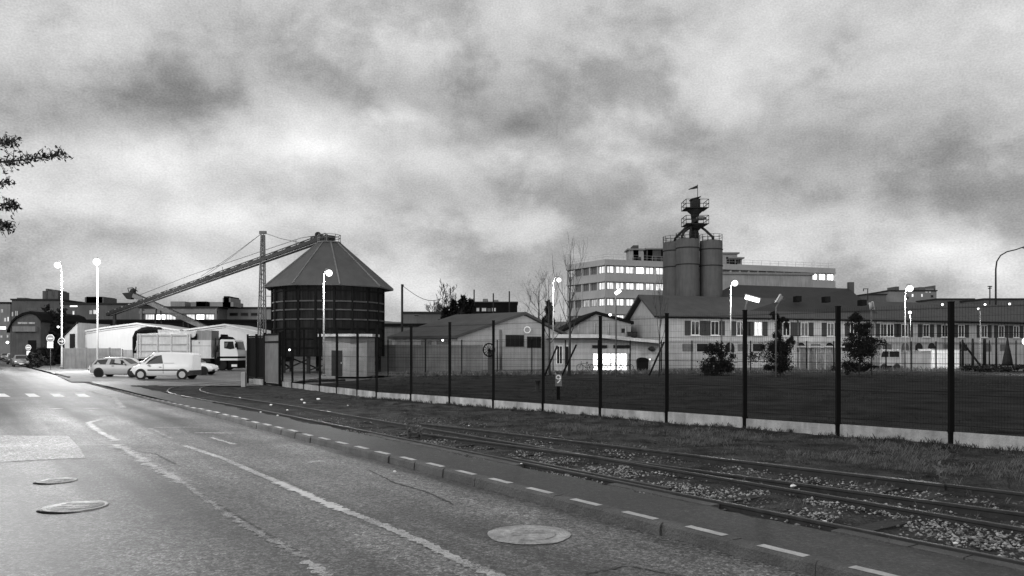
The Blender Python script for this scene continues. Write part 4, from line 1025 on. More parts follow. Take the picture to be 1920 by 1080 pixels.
# ------------------------------------------------------------------ batching silos and tower
def tank(px, Y, ytop, label, r=1.42):
    c = at(px, 0, Y); zt = at(px, ytop, Y).z; t = thing('storage_silo', label, 'silo', (c.x, Y, 0), 'tall grey storage silos')
    m = MB(); m.lathe((c.x,Y,0), [(r*.35,2.2),(r,5.2),(r,zt-.15),(r*.96,zt)], 28); m.build('shell', 'silo', t)
    for f in (.42, .80, .93):
        m = MB(); m.lathe((c.x,Y,0), [(r-.02,zt*f-.06),(r+.05,zt*f-.06),(r+.05,zt*f+.06),(r-.02,zt*f+.06)], 28); m.build('seam', 'steel_dark', t)
    m = MB()
    for k in range(12):
        a = 2*math.pi*k/12; b = a+math.pi/6; p = Vector((c.x+r*1.0*math.cos(a), Y+r*1.0*math.sin(a), zt)); q = Vector((c.x+r*1.0*math.cos(b), Y+r*1.0*math.sin(b), zt))
        m.beam(p-Vector((0,0,.1)), p+Vector((0,0,.75)), .05)
        for z in (.4, .75): m.beam(p+Vector((0,0,z)), q+Vector((0,0,z)), .04)
    m.build('railing', 'steel_dark', t)
    m = MB()
    for k in range(4):
        a = math.pi/4+math.pi/2*k; x, y = c.x+r*.8*math.cos(a), Y+r*.8*math.sin(a); m.beam((x,y,0), (x,y,5.3), .2)
    m.build('leg', 'steel_dark', t)
    return c.x, zt
tank(1264, 102.5, 455, 'left storage silo, half hidden behind the middle one')
mx, mz = tank(1289, 99.6, 449, 'middle storage silo, nearest and palest of the three')
tank(1333, 100.5, 452, 'right storage silo in front of the office block')
cx_, cy_ = at(1303,0,102).x, 102; Z = lambda py: H-(py-HOR)*102/FOC
t = thing('elevator_tower', 'dark elevator tower with two railed platforms above the three silos', 'tower', (cx_, cy_, 0))
m = MB(); m.tube([(cx_,cy_,0), (cx_,cy_,Z(425)), (cx_,cy_,Z(398))], .46, 10); m.build('column', 'steel_dark', t)
m = MB(); m.lathe((cx_,cy_,0), [(.5,Z(410)),(.55,Z(402)),(1.0,Z(396)),(1.15,Z(393.5))], 12); m.lathe((cx_,cy_,0), [(.5,Z(432)),(1.1,Z(424)),(1.2,Z(423))], 12); m.build('platform_cone', 'steel_dark', t)
m = MB(); m.box(cx_-.5, cx_+.55, cy_-.6, cy_+.6, Z(394), Z(374)); m.prism([(cx_-.6,cy_-.7,Z(376)), (cx_+.6,cy_-.7,Z(371)), (cx_+.6,cy_-.7,Z(369.5)), (cx_-.6,cy_-.7,Z(374))], (0,1.4,0)); m.build('head_house', 'steel_dark', t)
for yb, ytp in ((393,377),(423,407)):
    m = MB(); hw = 1.42; z0 = Z(yb); m.box(cx_-hw, cx_+hw, cy_-hw, cy_+hw, z0, z0+.08)
    for z in (.55, 1.08):
        for q in ((-1,-1,1,-1),(1,-1,1,1),(1,1,-1,1),(-1,1,-1,-1)): m.beam((cx_+q[0]*hw, cy_+q[1]*hw, z0+z), (cx_+q[2]*hw, cy_+q[3]*hw, z0+z), .06)
    for i in range(-1, 2):
        for j in range(-1, 2):
            if i or j: m.beam((cx_+i*hw, cy_+j*hw, z0), (cx_+i*hw, cy_+j*hw, z0+1.1), .06)
    m.build('railed_platform', 'steel_dark', t)
m = MB(); P = lambda px, py, dy=0: Vector((at(px,py,102).x, 102+dy, Z(py)))
for c in ([P(1312,410,-.6), P(1300,417,-.6), P(1284,428,-.5), P(1266,447,0), P(1264,454,0)], [P(1298,424,-.8), P(1280,436,-1.2), P(1273,446,-1.8), P(1272,455,-2.2)], [P(1310,424,-.3), P(1320,432,-.5), P(1332,446,-1), P(1333,453,-1)], [P(1294,424,-.8), P(1289,440,-1.6), P(1288,450,-2)]):
    m.tube(c, .16, 7)
m.build('chute', 'steel_dark', t)
m = MB(); m.ball(P(1312,411,-.8), .55, 10, 6, 0, (1.3,.8,.5)); m.build('distributor', 'steel_mid', t)
m = MB(); m.tube([P(1308,374), P(1308,346)], .04, 5); m.build('flag_pole', 'steel_dark', t)
m = MB(); fr_ = [P(1308,347), P(1302,349.5,.1), P(1297,352,-.1), P(1291,354.5)]; fb_ = [P(1308,353), P(1302,354,.1), P(1297,355,-.1), P(1291,356)]
m.add(fr_+fb_+[v+Vector((0,.03,0)) for v in fr_+fb_], [(0,1,5,4),(1,2,6,5),(2,3,7,6),(8,12,13,9),(9,13,14,10),(10,14,15,11),(0,4,12,8),(3,11,15,7),(0,8,9,1),(1,9,10,2),(2,10,11,3),(4,5,13,12),(5,6,14,13),(6,7,15,14)])
tag(m.build('pennant', 'steel_dark'), 'small dark pennant flying from the pole on the elevator tower', 'flag')

# ------------------------------------------------------------------ vehicles
def car(name, label, cat, loc, rz, L, st, paint, wx, wr, glass, group=None, van=False, trim=True):
    """st: stations along the length (0 rear, 1 front): (f, z under, z belt, z roof, half width at belt, half width at roof)"""
    root = thing(name, label, cat, loc, group); root.rotation_euler = (0,0,rz); Lh = L/2
    def add(mb, nm, m, par=None):
        o = mb.build(nm, m); o.parent = par or root; return o
    X = lambda f: -Lh+L*f
    secs = []
    for f, zb, zl, zr, hw, hr in st:
        x = X(f); zm = zb+(zl-zb)*.45
        h = [(hw*.88,zb),(hw*.97,zb+.05),(hw,zm),(hw*.985,zl-.03),(hw*.955,zl),(hr+.02,zr-.09 if zr-zl > .2 else zl+(zr-zl)*.55),(hr-.05,zr-.02),(hr*.55,zr),(0,zr+.012)]
        secs.append([(x,y,z) for y,z in h]+[(x,-y,z) for y,z in h[-2::-1]])
    n = len(secs[0]); vs = [v for s in secs for v in s]; k = len(secs)
    m = MB(); m.add(vs, [(i*n+j, i*n+(j+1)%n, (i+1)*n+(j+1)%n, (i+1)*n+j) for i in range(k-1) for j in range(n)], 0, True)
    m.add(secs[0], [tuple(range(n))]); m.add(secs[-1], [tuple(range(n))])
    add(m, 'body', paint)
    def interp(f):
        for a, b in zip(st, st[1:]):
            if a[0] <= f <= b[0]: w = (f-a[0])/(b[0]-a[0]); return [p+(q-p)*w for p, q in zip(a, b)]
    def side(f, g, s):                               # g 0 at the belt, 1 at the roof edge
        _, zb, zl, zr, hw, hr = interp(f); y0, z0 = hw*.955, zl; y1, z1 = hr+.02, zr-.09 if zr-zl > .2 else zl+(zr-zl)*.55
        return Vector((X(f), s*(y0+(y1-y0)*g+.012), z0+(z1-z0)*g))
    def pane(poly, nm, gm):
        for s in (-1, 1):
            m = MB(); P = [side(f, g, s) for f, g in poly]; m.prism(P, Vector((0, -s*.02, 0))); add(m, nm, gm)
    for nm, poly in glass: pane(poly, nm, 'glass')
    def top(f0, f1, ins, nm, gm='glass'):
        a, b = interp(f0), interp(f1); m = MB(); P = []
        for v, f in ((a, f0), (b, f1)):
            for s in (1, -1): P.append(Vector((X(f), s*(v[5]-ins), v[3])))
        P = [P[0], P[1], P[3], P[2]]; nn = (P[1]-P[0]).cross(P[3]-P[0]).normalized(); nn = nn if nn.z > 0 else -nn
        m.prism([p+nn*.016 for p in P], -nn*.02); add(m, nm, gm)
    return root, add, X, interp, top
def wheels(root, add, xs, hw, r, w=.2, hub='rim'):
    for x in xs:
        for s in (-1, 1):
            y = s*(hw-w/2+.012)
            m = MB(); m.lathe((x, s*(hw-.06), r+.03), [(r*1.22,-.06),(r*1.22,.065)], 24, axis='y'); 
            m.v = [v for v in m.v]; add(m, 'wheel_arch', 'plastic')
            m = MB(); m.lathe((x,y,r), [(r*.70,-w/2),(r*.96,-w/2),(r,-w/2+.03),(r,w/2-.03),(r*.96,w/2),(r*.70,w/2)], 24, axis='y')
            wh = add(m, 'wheel', 'tyre')
            m = MB(); yo = y+s*(w/2-.02)
            m.lathe((x,yo,r), [(r*.20,-.012),(r*.20,.022)], 12, axis='y'); m.lathe((x,yo,r), [(r*.62,-.01),(r*.72,-.01),(r*.72,.024),(r*.62,.024)], 20, axis='y')
            for k in range(5):
                a = 2*math.pi*k/5+.3; m.beam((x+.16*r*math.cos(a), yo, r+.16*r*math.sin(a)), (x+.66*r*math.cos(a), yo, r+.66*r*math.sin(a)), .03, r*.2)
            add(m, 'rim', hub, wh)
HATCH = [(0,.46,.80,.86,.66,.55),(.02,.33,.90,1.00,.76,.60),(.07,.26,.93,1.28,.82,.60),(.14,.22,.94,1.41,.85,.60),(.30,.2,.94,1.48,.86,.60),(.48,.2,.92,1.475,.86,.60),(.60,.2,.91,1.38,.86,.60),(.75,.22,.90,.99,.85,.66),(.88,.24,.82,.88,.83,.64),(.96,.30,.68,.73,.77,.60),(.99,.36,.55,.60,.70,.56),(1,.42,.50,.54,.66,.52)]
VAN = [(0,.48,1.02,1.70,.80,.68),(.015,.32,1.06,1.79,.83,.72),(.06,.26,1.08,1.83,.85,.73),(.30,.22,1.08,1.85,.86,.74),(.52,.22,1.07,1.82,.86,.73),(.62,.22,1.06,1.72,.86,.70),(.70,.22,1.05,1.46,.86,.68),(.79,.22,1.03,1.12,.85,.70),(.88,.24,.97,1.02,.83,.68),(.955,.30,.82,.87,.78,.64),(.99,.38,.62,.67,.72,.6),(1,.44,.55,.58,.68,.55)]
SEDAN = [(0,.46,.78,.84,.66,.55),(.03,.32,.90,.97,.78,.62),(.14,.24,.93,1.02,.84,.64),(.27,.21,.93,1.36,.85,.56),(.38,.2,.93,1.43,.86,.57),(.52,.2,.92,1.43,.86,.58),(.60,.2,.91,1.36,.86,.58),(.72,.22,.89,.97,.85,.66),(.88,.24,.82,.88,.83,.64),(.97,.32,.66,.71,.76,.58),(1,.4,.52,.56,.66,.52)]
def details(root, add, X, interp, L, hw, hand_f, paint, mirror_f, hl=True):
    for s in (-1, 1):
        m = MB(); m.box(X(hand_f)-.08, X(hand_f)+.08, s*hw-.005*s, s*(hw+.035), .83, .865); m.v = [(v[0], v[1], v[2]) for v in m.v]; add(m, 'door_handle', 'plastic')
        m = MB(); m.ball((X(mirror_f), s*(hw+.09), .99), .1, 10, 6, 0, (.8,1.0,.8)); add(m, 'wing_mirror', paint)
        m = MB(); m.ball((X(.955), s*(hw*.74), .66), .16, 10, 6, 0, (.75,.8,.55)); add(m, 'headlight', 'headlight')
        m = MB(); m.ball((X(.022), s*(hw*.84), .86), .11, 10, 6, 0, (.5,.7,1.3)); add(m, 'tail_light', 'sign_red')
    m = MB(); m.box(X(1)-.08, X(1)+.02, -hw*.75, hw*.75, .30, .44); add(m, 'front_bumper', 'plastic')
    m = MB(); m.box(X(0)-.02, X(0)+.08, -hw*.75, hw*.75, .34, .48); add(m, 'rear_bumper', 'plastic')
    m = MB(); m.box(X(1)+.021, X(1)+.032, -.25, .25, .34, .43); add(m, 'number_plate', 'sign_white')
# pale hatchback facing right
Y = 60.8; x0, x1 = at(178,0,Y).x, at(278,0,Y).x; L = x1-x0
r_ = car('parked_car', 'silver three-door hatchback with dark roof parked nose to nose with the white van', 'car', ((x0+x1)/2, Y, .055), 0, L, HATCH, 'car_silver', 0, 0,
    [('rear_side_window', [(.075,.08),(.30,.05),(.325,.93),(.13,.93)]), ('door_window', [(.37,.05),(.69,.06),(.60,.93),(.385,.95)])], 'cars parked in the yard')
root, add, X, ip, top = r_; wheels(root, add, (X(.175), X(.80)), .86, .31); top(.61, .745, .05, 'windscreen'); top(.02, .075, .05, 'rear_window'); top(.16, .59, .02, 'roof_panel', 'car_dark'); details(root, add, X, ip, L, .86, .44, 'car_silver', .66)
# white van facing left
Y = 56.5; x0, x1 = at(252,0,Y).x, at(369,0,Y).x; L = x1-x0
r_ = car('delivery_van', 'small white delivery van with dark side moulding facing left in the yard', 'van', ((x0+x1)/2, Y, .055), math.pi, L, VAN, 'car_white', 0, 0,
    [('door_window', [(.46,.04),(.735,.05),(.69,.72),(.60,.93),(.49,.93)])], 'cars parked in the yard')
root, add, X, ip, top = r_; wheels(root, add, (X(.155), X(.81)), .86, .32); top(.635, .785, .05, 'windscreen'); details(root, add, X, ip, L, .86, .50, 'car_white', .68)
for s in (-1, 1):
    m = MB(); m.box(X(.22), X(.70), s*.855, s*.885, .60, .68); add(m, 'side_moulding', 'plastic')
    m = MB(); m.box(X(.452), X(.456), s*.855, s*.872, .4, 1.06); m.box(X(.28), X(.45), s*.86, s*.868, 1.12, 1.135); add(m, 'door_seam', 'steel_mid')
m = MB(); m.box(X(0)-.03, X(.10), -.84, .84, .30, .62); add(m, 'rear_bumper_cover', 'plastic')
m = MB(); m.box(X(.90), X(1)+.03, -.78, .78, .28, .58); add(m, 'front_bumper_cover', 'plastic')
# car behind the hatchback, facing left, dark roof and pale bonnet
def simple_car(label, px0, px1, Y, rz, st, paint, win, group, wheelr=.31, dark_roof=False, cat='car'):
    x0, x1 = at(px0,0,Y).x, at(px1,0,Y).x; L = x1-x0
    r_ = car('parked_car', label, cat, ((x0+x1)/2, Y, .055), rz, L, st, paint, 0, 0, win, group); root, add, X, ip, top = r_
    wheels(root, add, (X(.17), X(.81)), .86, wheelr); top(.61, .71, .05, 'windscreen'); details(root, add, X, ip, L, .86, .46, paint, .66)
    if dark_roof: top(.28, .59, .0, 'roof_panel', 'car_dark')
SW = [('rear_side_window', [(.24,.06),(.40,.05),(.40,.93),(.30,.93)]), ('door_window', [(.42,.05),(.66,.06),(.595,.93),(.42,.95)])]
simple_car('white saloon with a black roof hidden behind the silver hatchback, bonnet to the left', 173, 272, 68, math.pi, SEDAN, 'car_white', SW, 'cars parked in the yard', dark_roof=True)
simple_car('white estate car between the hatchback and the truck, roof seen over the van bonnet', 257, 345, 71, math.pi, VAN, 'car_white', [('side_window', [(.62,.08),(.80,.1),(.74,.7),(.64,.9)]), ('rear_side_window', [(.30,.08),(.58,.08),(.58,.9),(.32,.9)])], 'cars parked in the yard')
simple_car('white car whose front wheel and bonnet show right of the van, below the truck', 318, 405, 66, 0, SEDAN, 'car_white', SW, 'cars parked in the yard')
# cars down the street, facing us
st_cars = [(39,100,'grey car facing us at the head of the row parked along the street','car_grey'),(26,118,'dark car second in the row along the street, mostly hidden','car_dark'),(22,142,'white car further down the row along the street','car_white'),(10,165,'grey car parked far along the street by the lit block','car_grey'),(15,200,'farthest pale car along the street at the left edge','car_silver')]
for px, Y, lb, pc in st_cars:
    c = at(px, 0, Y); r_ = car('parked_car', lb, 'car', (c.x, Y, .0), math.atan2(-1, .69), 4.1, HATCH, pc, 0, 0, [('rear_side_window', [(.075,.08),(.35,.05),(.37,.93),(.13,.93)]), ('door_window', [(.39,.05),(.69,.06),(.60,.93),(.40,.95)])], 'cars parked along the street')
    root, add, X, ip, top = r_; wheels(root, add, (X(.175), X(.80)), .86, .31); top(.61, .745, .05, 'windscreen'); details(root, add, X, ip, 4.1, .86, .44, pc, .66)

# tipper truck with folded loading crane
YT = 80; TP = lambda px, py, dy=0: Vector((at(px,0,YT).x, YT+dy, at(px,py,YT).z))
t = thing('tipper_truck', 'grey tipper truck with ribbed body, folded black crane and pale cab facing right', 'truck', TP(350, 690).xy.to_3d())
def tb(nm, m_, x0, x1, y0, y1, d0=-1.2, d1=1.2, par=None, mb=None):
    m = mb or MB(); a, b = TP(x0, y1), TP(x1, y0); m.box(a.x, b.x, YT+d0, YT+d1, a.z, b.z); return m.build(nm, m_, par or t) if nm else m
bd = tb('tipper_body', 'truck', 268, 366, 626, 672)
m = MB()
for x in (268, 273, 304.5, 330, 360, 364.5): tb(None, None, x, x+1.8, 627, 671.5, -1.28, -1.202, mb=m)
m.build('body_rib', 'truck', bd); m = MB()
for y in (629, 645, 657.5, 669): tb(None, None, 270, 365, y, y+2.2, -1.26, -1.203, mb=m)
m.build('body_rail', 'steel', bd)
m = MB(); m.prism([TP(305,618.5,-1.1), TP(376,622,-1.1), TP(376,628,-1.1), TP(369,635,-1.1), TP(366,629,-1.1), TP(305,625.5,-1.1)], (0,2.2,0)); m.build('canopy_hood', 'truck', t)
m = MB(); m.prism([TP(366,634,-1.22), TP(376,632,-1.22), TP(376,626,-1.22), TP(377,626,-1.22), TP(377,636.5,-1.22), TP(369,636.5,-1.22)], (0,.2,0)); m.build('body_bracket', 'black', t)
tb('engine_box', 'truck', 368, 404, 638, 671, -1.15, 1.15); tb('upper_box', 'grey_wall', 376.5, 403.5, 620, 637.9, -1.0, 1.0)
m = MB(); tb(None, None, 368.3, 403.5, 648.4, 648.9, -1.16, -1.151, mb=m); a = TP(382,643); m.box(a.x-.04, a.x+.04, YT-1.17, YT-1.151, a.z-.06, a.z+.06); m.build('box_seam', 'steel_dark', t)
tb('chassis', 'black', 262, 446, 673, 683, -.5, .5); tb('tank_skirt', 'steel_dark', 368, 402, 672, 679, -1.1, 1.1)
cbn = MB(); cbn.prism([TP(x, y, -1.2) for x, y in ((419,668),(419,639),(423,636.5),(446,637),(449,640),(454,665),(454,668))], (0,2.4,0)); cb = cbn.build('cab', 'car_white', t)
m = MB(); m.prism([TP(x, y, -1.215) for x, y in ((428.5,653),(428.5,640.5),(445,640.5),(447.5,653.5),(440,655))], (0,.02,0)); m.build('side_window', 'glass', cb)
m = MB(); m.prism([TP(x, y, -1.05) for x, y in ((446.8,639),(449.4,641),(453,655),(451,655))], (0,2.1,0)); m.build('windscreen', 'glass', cb)
m = MB(); m.prism([TP(x, y, -1.24) for x, y in ((429.5,652),(430,643),(436,642),(433,650))], (0,.02,0)); m.build('seat_headrest', 'glass_grey', cb)
m = MB(); m.prism([TP(x, y, -1.22) for x, y in ((418,684),(418,637),(420.5,632),(420.5,668),(420.5,684))], (0,2.4,0)); m.build('cab_back_fairing', 'black', t)
m = MB(); m.prism([TP(x, y, -1.0) for x, y in ((419.5,636.4),(420.5,627),(421.5,630.5),(430,632),(435,636.3))], (0,2.0,0)); m.build('wind_deflector', 'black', t)
tb('cab_step', 'black', 418.5, 453, 668.3, 671.5, -1.22, 1.22); tb('lower_cab', 'car_white', 421, 453.5, 671.7, 675.5, -1.2, 1.2); tb('bumper', 'black', 436, 453, 675.7, 690, -1.2, 1.2)
for d in (-1.1, .8): m = MB(); a = TP(442,685); m.box(a.x, a.x+.55, YT+d-.115, YT+d+.3, a.z-.12, a.z+.12); m.build('headlight', 'headlight', t)
m = MB(); m.tube([TP(410.5,675,-1.0), TP(410.5,634,-1.0)], .09, 8); m.tube([TP(413,660,-1.0), TP(413,648,-1.0)], .16, 8); m.build('exhaust_stack', 'steel_dark', t)
m = MB(); m.tube([TP(449.5,640,-1.3), TP(451.5,641,-1.4), TP(453.5,655,-1.4)], .04, 5); m.beam(TP(452,644,-1.42), TP(452.5,652,-1.42), .1, .25); m.build('cab_mirror', 'black', t)
m = MB(); m.tube([TP(255.5,672,0), TP(254,652,0), TP(254,633,0), TP(258,625,0), TP(268,620,0), TP(279,618.5,0), TP(302,619,0)], [.28,.30,.30,.34,.34,.34,.28], 8, 0, False)
m.tube([TP(302,619,0), TP(303,622.5,0)], .3, 8); m.build('crane_arm', 'black', t)
m = MB(); m.tube([TP(262,670,-.4), TP(262,640,-.4), TP(268,632,-.4)], .15, 7); m.tube([TP(259,657,-.5), TP(263,645,-.5), TP(266,634,-.5)], .1, 6); m.beam(TP(257,668,-.4), TP(266,668,-.4), .6, .6); m.build('crane_ram', 'steel', t)
for x in (279, 301, 423.5):
    for s in (-1, 1):
        a = TP(x, 0); y = YT+s*.98; r = .52; m = MB(); m.lathe((a.x,y,r+.055), [(r*.6,-.17),(r*.95,-.17),(r,-.12),(r,.12),(r*.95,.17),(r*.6,.17)], 24, axis='y'); wh = m.build('wheel', 'tyre', t)
        m = MB(); m.lathe((a.x,y+s*.12,r+.055), [(r*.2,-.03),(r*.58,-.03),(r*.58,.03),(r*.2,.05)], 16, axis='y'); m.build('rim', 'steel_mid', wh)
m = MB(); m.prism([TP(x, y, -1.22) for x, y in ((411,684),(412,674),(416,668.5),(418,668.5),(418,684))], (0,.5,0)); m.build('mudguard', 'black', t)
# ------------------------------------------------------------------ lamps
M['lamp_globe'] = emat('lamp_globe', 3.5); POWER = {'lamp_road': 6500, 'lamp_yard': 13000, 'lamp_lawn': 3000, 'lamp_far': 2000}
def street_lamp(label, px, Y, head_px, head_py, r=.30, bulb='lamp', pole='pole', pr=.075, base=0., group='lit street lamps', arm=True):
    r *= .8
    x = at(px,0,Y).x; hp = at(head_px, head_py, Y); t = thing('street_lamp', label, 'street lamp', (x, Y, base), group)
    m = MB(); zt = hp.z-.25 if arm else hp.z-r
    m.tube([(x,Y,base), (x,Y,base+1), (x,Y,zt)], [pr*1.25,pr,pr*.6], 8)
    m.build('pole', pole, t)
    m = MB(); m.lathe((x,Y,0), [(pr*2.2,base),(pr*2.2,base+.25),(pr*1.5,base+.3)], 8); m.build('pole_base', 'steel_mid', t)
    if arm:
        m = MB(); m.tube([(x,Y,zt-.05), (x+(hp.x-x)*.4,Y,hp.z+r+.08), (hp.x,Y,hp.z+r+.1)], pr*.45, 6); m.build('arm', pole, t)
    m = MB(); m.ball(hp, r, 16, 10); m.build('bulb', 'lamp_globe' if bulb in POWER else bulb, t)
    if bulb in POWER:
        l = bpy.data.lights.new('lamp_light', 'POINT'); l.energy = POWER[bulb]*(r/.3 if bulb == 'lamp_lawn' else 1); l.shadow_soft_size = .12
        lo = bpy.data.objects.new('lamp_light', l); COL.objects.link(lo); lo.parent = t; lo.location = (hp.x-x, -.05, hp.z-r-.16-base)
    m = MB(); m.lathe((hp.x,Y,hp.z), [(r*.4,r*.95),(r*.35,r*1.06),(r*.12,r*1.15)], 12); m.build('lamp_cap', 'steel_mid', t)
    return t
street_lamp('tall lit lamp mast carrying the round arrow sign, leftmost in the photo', 116, 87.6, 108, 497, .42, 'lamp_yard', pr=.10)
street_lamp('tall lit lamp mast behind the silver hatchback, brightest at left', 183, 79, 181.5, 491, .42, 'lamp_yard', pr=.10)
street_lamp('lit lamp on a thin pale pole in front of the round silo', 607, 59, 617, 512, .30, 'lamp_lawn', 'pole_grey')
street_lamp('lit lamp between the two bare trees by the office block', 1037, 69, 1048, 525, .24, 'lamp_lawn', 'pole_grey')
street_lamp('lit lamp on a white pole just right of the three silos', 1370, 72, 1378, 531, .33, 'lamp_lawn', 'pole_grey')
street_lamp('lit lamp on a white pole before the far apartment block at right', 1697, 77, 1706, 541, .38, 'lamp_lawn', 'pole_grey')
street_lamp('lower lit globe lamp on a dark thin pole right of the tall white pole', 1707, 84, 1706, 586, .2, 'lamp_far', 'steel_dark', .05, arm=False)
street_lamp('small dim lamp on a grey pole at the right end of the white building', 1838, 84, 1834, 579, .11, 'lamp_dot', 'steel', .06, group='small dim lamps')
street_lamp('low floodlight glaring at the right edge of the photo', 1924, 66, 1926, 640, .45, 'lamp_far', 'steel_dark', .06, arm=False)
street_lamp('street lamp standing left of the road beside the leafy tree', -268, 21, -95, 230, .2, 'lamp_road', 'steel', .08)
# tube lamps
def tube_lamp(label, px, Y, a, b, base=0, pole='steel_mid', lit=True, tipz=None):
    x = at(px,0,Y).x; A, B = at(a[0],a[1],Y), at(b[0],b[1],Y); t = thing('street_lamp', label, 'street lamp', (x,Y,base), 'tube lamps beyond the fence')
    m = MB(); zt = min(A.z, B.z)-.35; m.tube([(x,Y,base), (x,Y,zt), (A+(B-A)*.15-Vector((0,0,.1)))], [.07,.055,.05], 7); m.build('pole', pole, t)
    m = MB(); m.tube([A, B], .13 if lit else .14, 8); m.build('tube', 'lamp_soft' if lit else 'concrete', t)
    d = (B-A).normalized(); u = d.cross(Vector((0,1,0))); u = u if u.z > 0 else -u
    m = MB(); m.prism([A-d*.05+u*.135+Vector((0,-.16,0)), B+d*.05+u*.135+Vector((0,-.16,0)), B+d*.05+u*.19+Vector((0,-.16,0)), A-d*.05+u*.19+Vector((0,-.16,0))], (0,.32,0)); m.build('hood', 'steel', t)
tube_lamp('bright tilted tube lamp over the fence post before the hipped roof', 1398, 52, (1398,557), (1423,564))
tube_lamp('small tilted tube lamp glowing before the office block', 1155, 62, (1154,551), (1163,544))
tube_lamp('unlit pale tilted lamp head before the hipped roof', 1455, 60, (1458,568), (1466,555), lit=False)
tube_lamp('unlit stubby lamp head near the right end of the hipped roof', 1634, 64, (1634,580), (1632,567), lit=False)
for px, py, Y, lb in ((1144,590,90,'round lit lamp on the black gable roof edge'),(1767,571,106,'small lit lamp on the long roof, left of the rightmost tall fence post'),(1847,571,108,'small lit lamp on the long roof beneath the curved mast'),(1893,570,110,'small lit lamp on the long roof nearest the right edge'),(543,656,60,'small white lamp glowing behind the near end of the fence'),(14,642,150,'bright shop light low over the cars at the left edge'),(109,613,105,'small light on the dark trees by the left lamp mast'),(830,638,79,'small light under the eaves of the gabled warehouse')):
    c = at(px, py, Y); t = thing('wall_lamp', lb, 'lamp', c, 'small lit lamps on walls and roofs'); r = .0013*Y if px not in (14,1144) else .0017*Y
    m = MB(); m.ball(c, r, 8, 5); m.build('bulb', 'lamp_dot', t)
    m = MB(); m.beam(c+Vector((0,r*.5,0)), c+Vector((0,r*2.4,-.15)), r*.6, r*.6); m.lathe((c.x,c.y,c.z), [(r*1.1,r*.9),(r*.4,r*1.5)], 8); m.build('bracket', 'steel_dark', t)
# curved mast
t = thing('street_lamp', 'tall thin unlit mast with a curved arm at the right edge', 'street lamp', (at(1867,0,126).x,126,0)); P = lambda px, py: at(px, py, 126)
b0 = P(1867,656); b0.z = 0
m = MB(); m.tube([b0, P(1867,540), P(1867,505), P(1869,490), P(1876,479), P(1888,472), P(1905,468), P(1922,462)], [.16,.14,.12,.11,.1,.1,.09,.08], 7); m.build('pole', 'steel_dark', t)
m = MB(); m.prism([P(1918,463)+Vector((0,-.25,0)), P(1936,459)+Vector((0,-.25,0)), P(1937,462)+Vector((0,-.25,0)), P(1920,466)+Vector((0,-.25,0))], (0,.5,0)); m.build('lamp_head', 'steel', t)
# antennas and utility poles
def mast(label, px, Y, ytop, parts, r=.1, name='antenna_mast', cat='mast', group=None):
    c = at(px,0,Y); zt = at(px,ytop,Y).z; t = thing(name, label, cat, (c.x,Y,0), group); m = MB(); m.tube([(c.x,Y,0),(c.x,Y,zt)], r, 6); m.build('pole', 'steel_dark', t)
    if parts:
        m = MB()
        for a, b in parts: m.beam(at(a[0],a[1],Y), at(b[0],b[1],Y), r*1.4)
        m.build('crossarm', 'steel_dark', t)
mast('thin antenna mast with small crossed arms left of the curved mast', 1856, 150, 536, [((1852,537),(1860,537)),((1853,541),(1859,540))], .12)
mast('pale gantry post right of the hipped roof', 1627, 120, 541, [((1619,541.5),(1628,541.5)),((1619,541),(1619,546))], .07)
mast('dark utility pole with a sagging wire right of the round silo', 754, 92, 533, [((753,535),(757,535))], .13, 'utility_pole', 'utility pole')
o = MB(); P = [at(755,536,92).lerp(at(838,556,120), k/10)-Vector((0,0,1.1*math.sin(math.pi*k/10))) for k in range(11)]; o.tube(P, .035, 4); tag(o.build('overhead_wire', 'black'), 'sagging wire from the utility pole towards the dark conifers', 'wire')
for px, yt, lb in ((889,543,'left of three roof poles over the distant middle block'),(925,550,'middle of three roof poles over the distant middle block'),(955,546,'right of three roof poles over the distant middle block')):
    mast(lb, px, 200, yt, None, .16, 'chimney_pole', 'pole', 'poles over the distant block')

# ------------------------------------------------------------------ road signs
def disc(c, r, m_, name, par, d=0, th=.02, n=28):
    m = MB(); m.lathe((c.x,c.y-d,c.z), [(r,-th/2),(r,th/2)], n, axis='y'); return m.build(name, m_, par)
def no_entry(label, px, py, r_px, Y, base_py, plate):
    c = at(px, py, Y); r = r_px*Y/FOC; t = thing('road_sign', label, 'road sign', (c.x,Y,0), 'round no entry signs')
    m = MB(); m.tube([(c.x,Y+.05,0),(c.x,Y+.05,c.z+r*.6)], .035, 6); m.build('pole', 'steel_mid', t)
    dk = disc(c, r, 'sign_white', 'sign_disc', t); disc(c, r*.86, 'sign_red', 'sign_face', dk, .014)
    m = MB(); m.box(c.x-r*.62, c.x+r*.62, Y-.034, Y-.026, c.z-r*.16, c.z+r*.16); m.build('bar', 'sign_white', dk)
    if plate:
        x0, x1, y0, y1 = plate; a, b = at(x0,y1,Y), at(x1,y0,Y); m = MB(); m.box(a.x, b.x, Y-.02, Y, a.z, b.z); m.build('plate', 'sign_white', t)
no_entry('no entry sign with a white plate beside the left lamp mast', 94.3, 634.5, 7.4, 84, 690, (88.5,99.8,640.8,652.5))
no_entry('smaller no entry sign farther off by the grey car in the street', 53.2, 651.5, 5.2, 97, 690, (50,57,658,666))
c = at(115.3, 640, 87.3); t = thing('road_sign', 'round dark arrow sign pointing right on the leftmost lamp mast', 'road sign', c)
r = 6.8*87.3/FOC; dk = disc(c, r, 'sign_white', 'sign_disc', t); disc(c, r*.82, 'sign_dark', 'sign_face', dk, .014)
m = MB(); Yq = 87.3-.032
for q in ([(-.62,-.1),(.35,-.1),(.35,.1),(-.62,.1)],): m.prism([(c.x+x*r, Yq, c.z+z*r) for x, z in q], (0,.008,0))
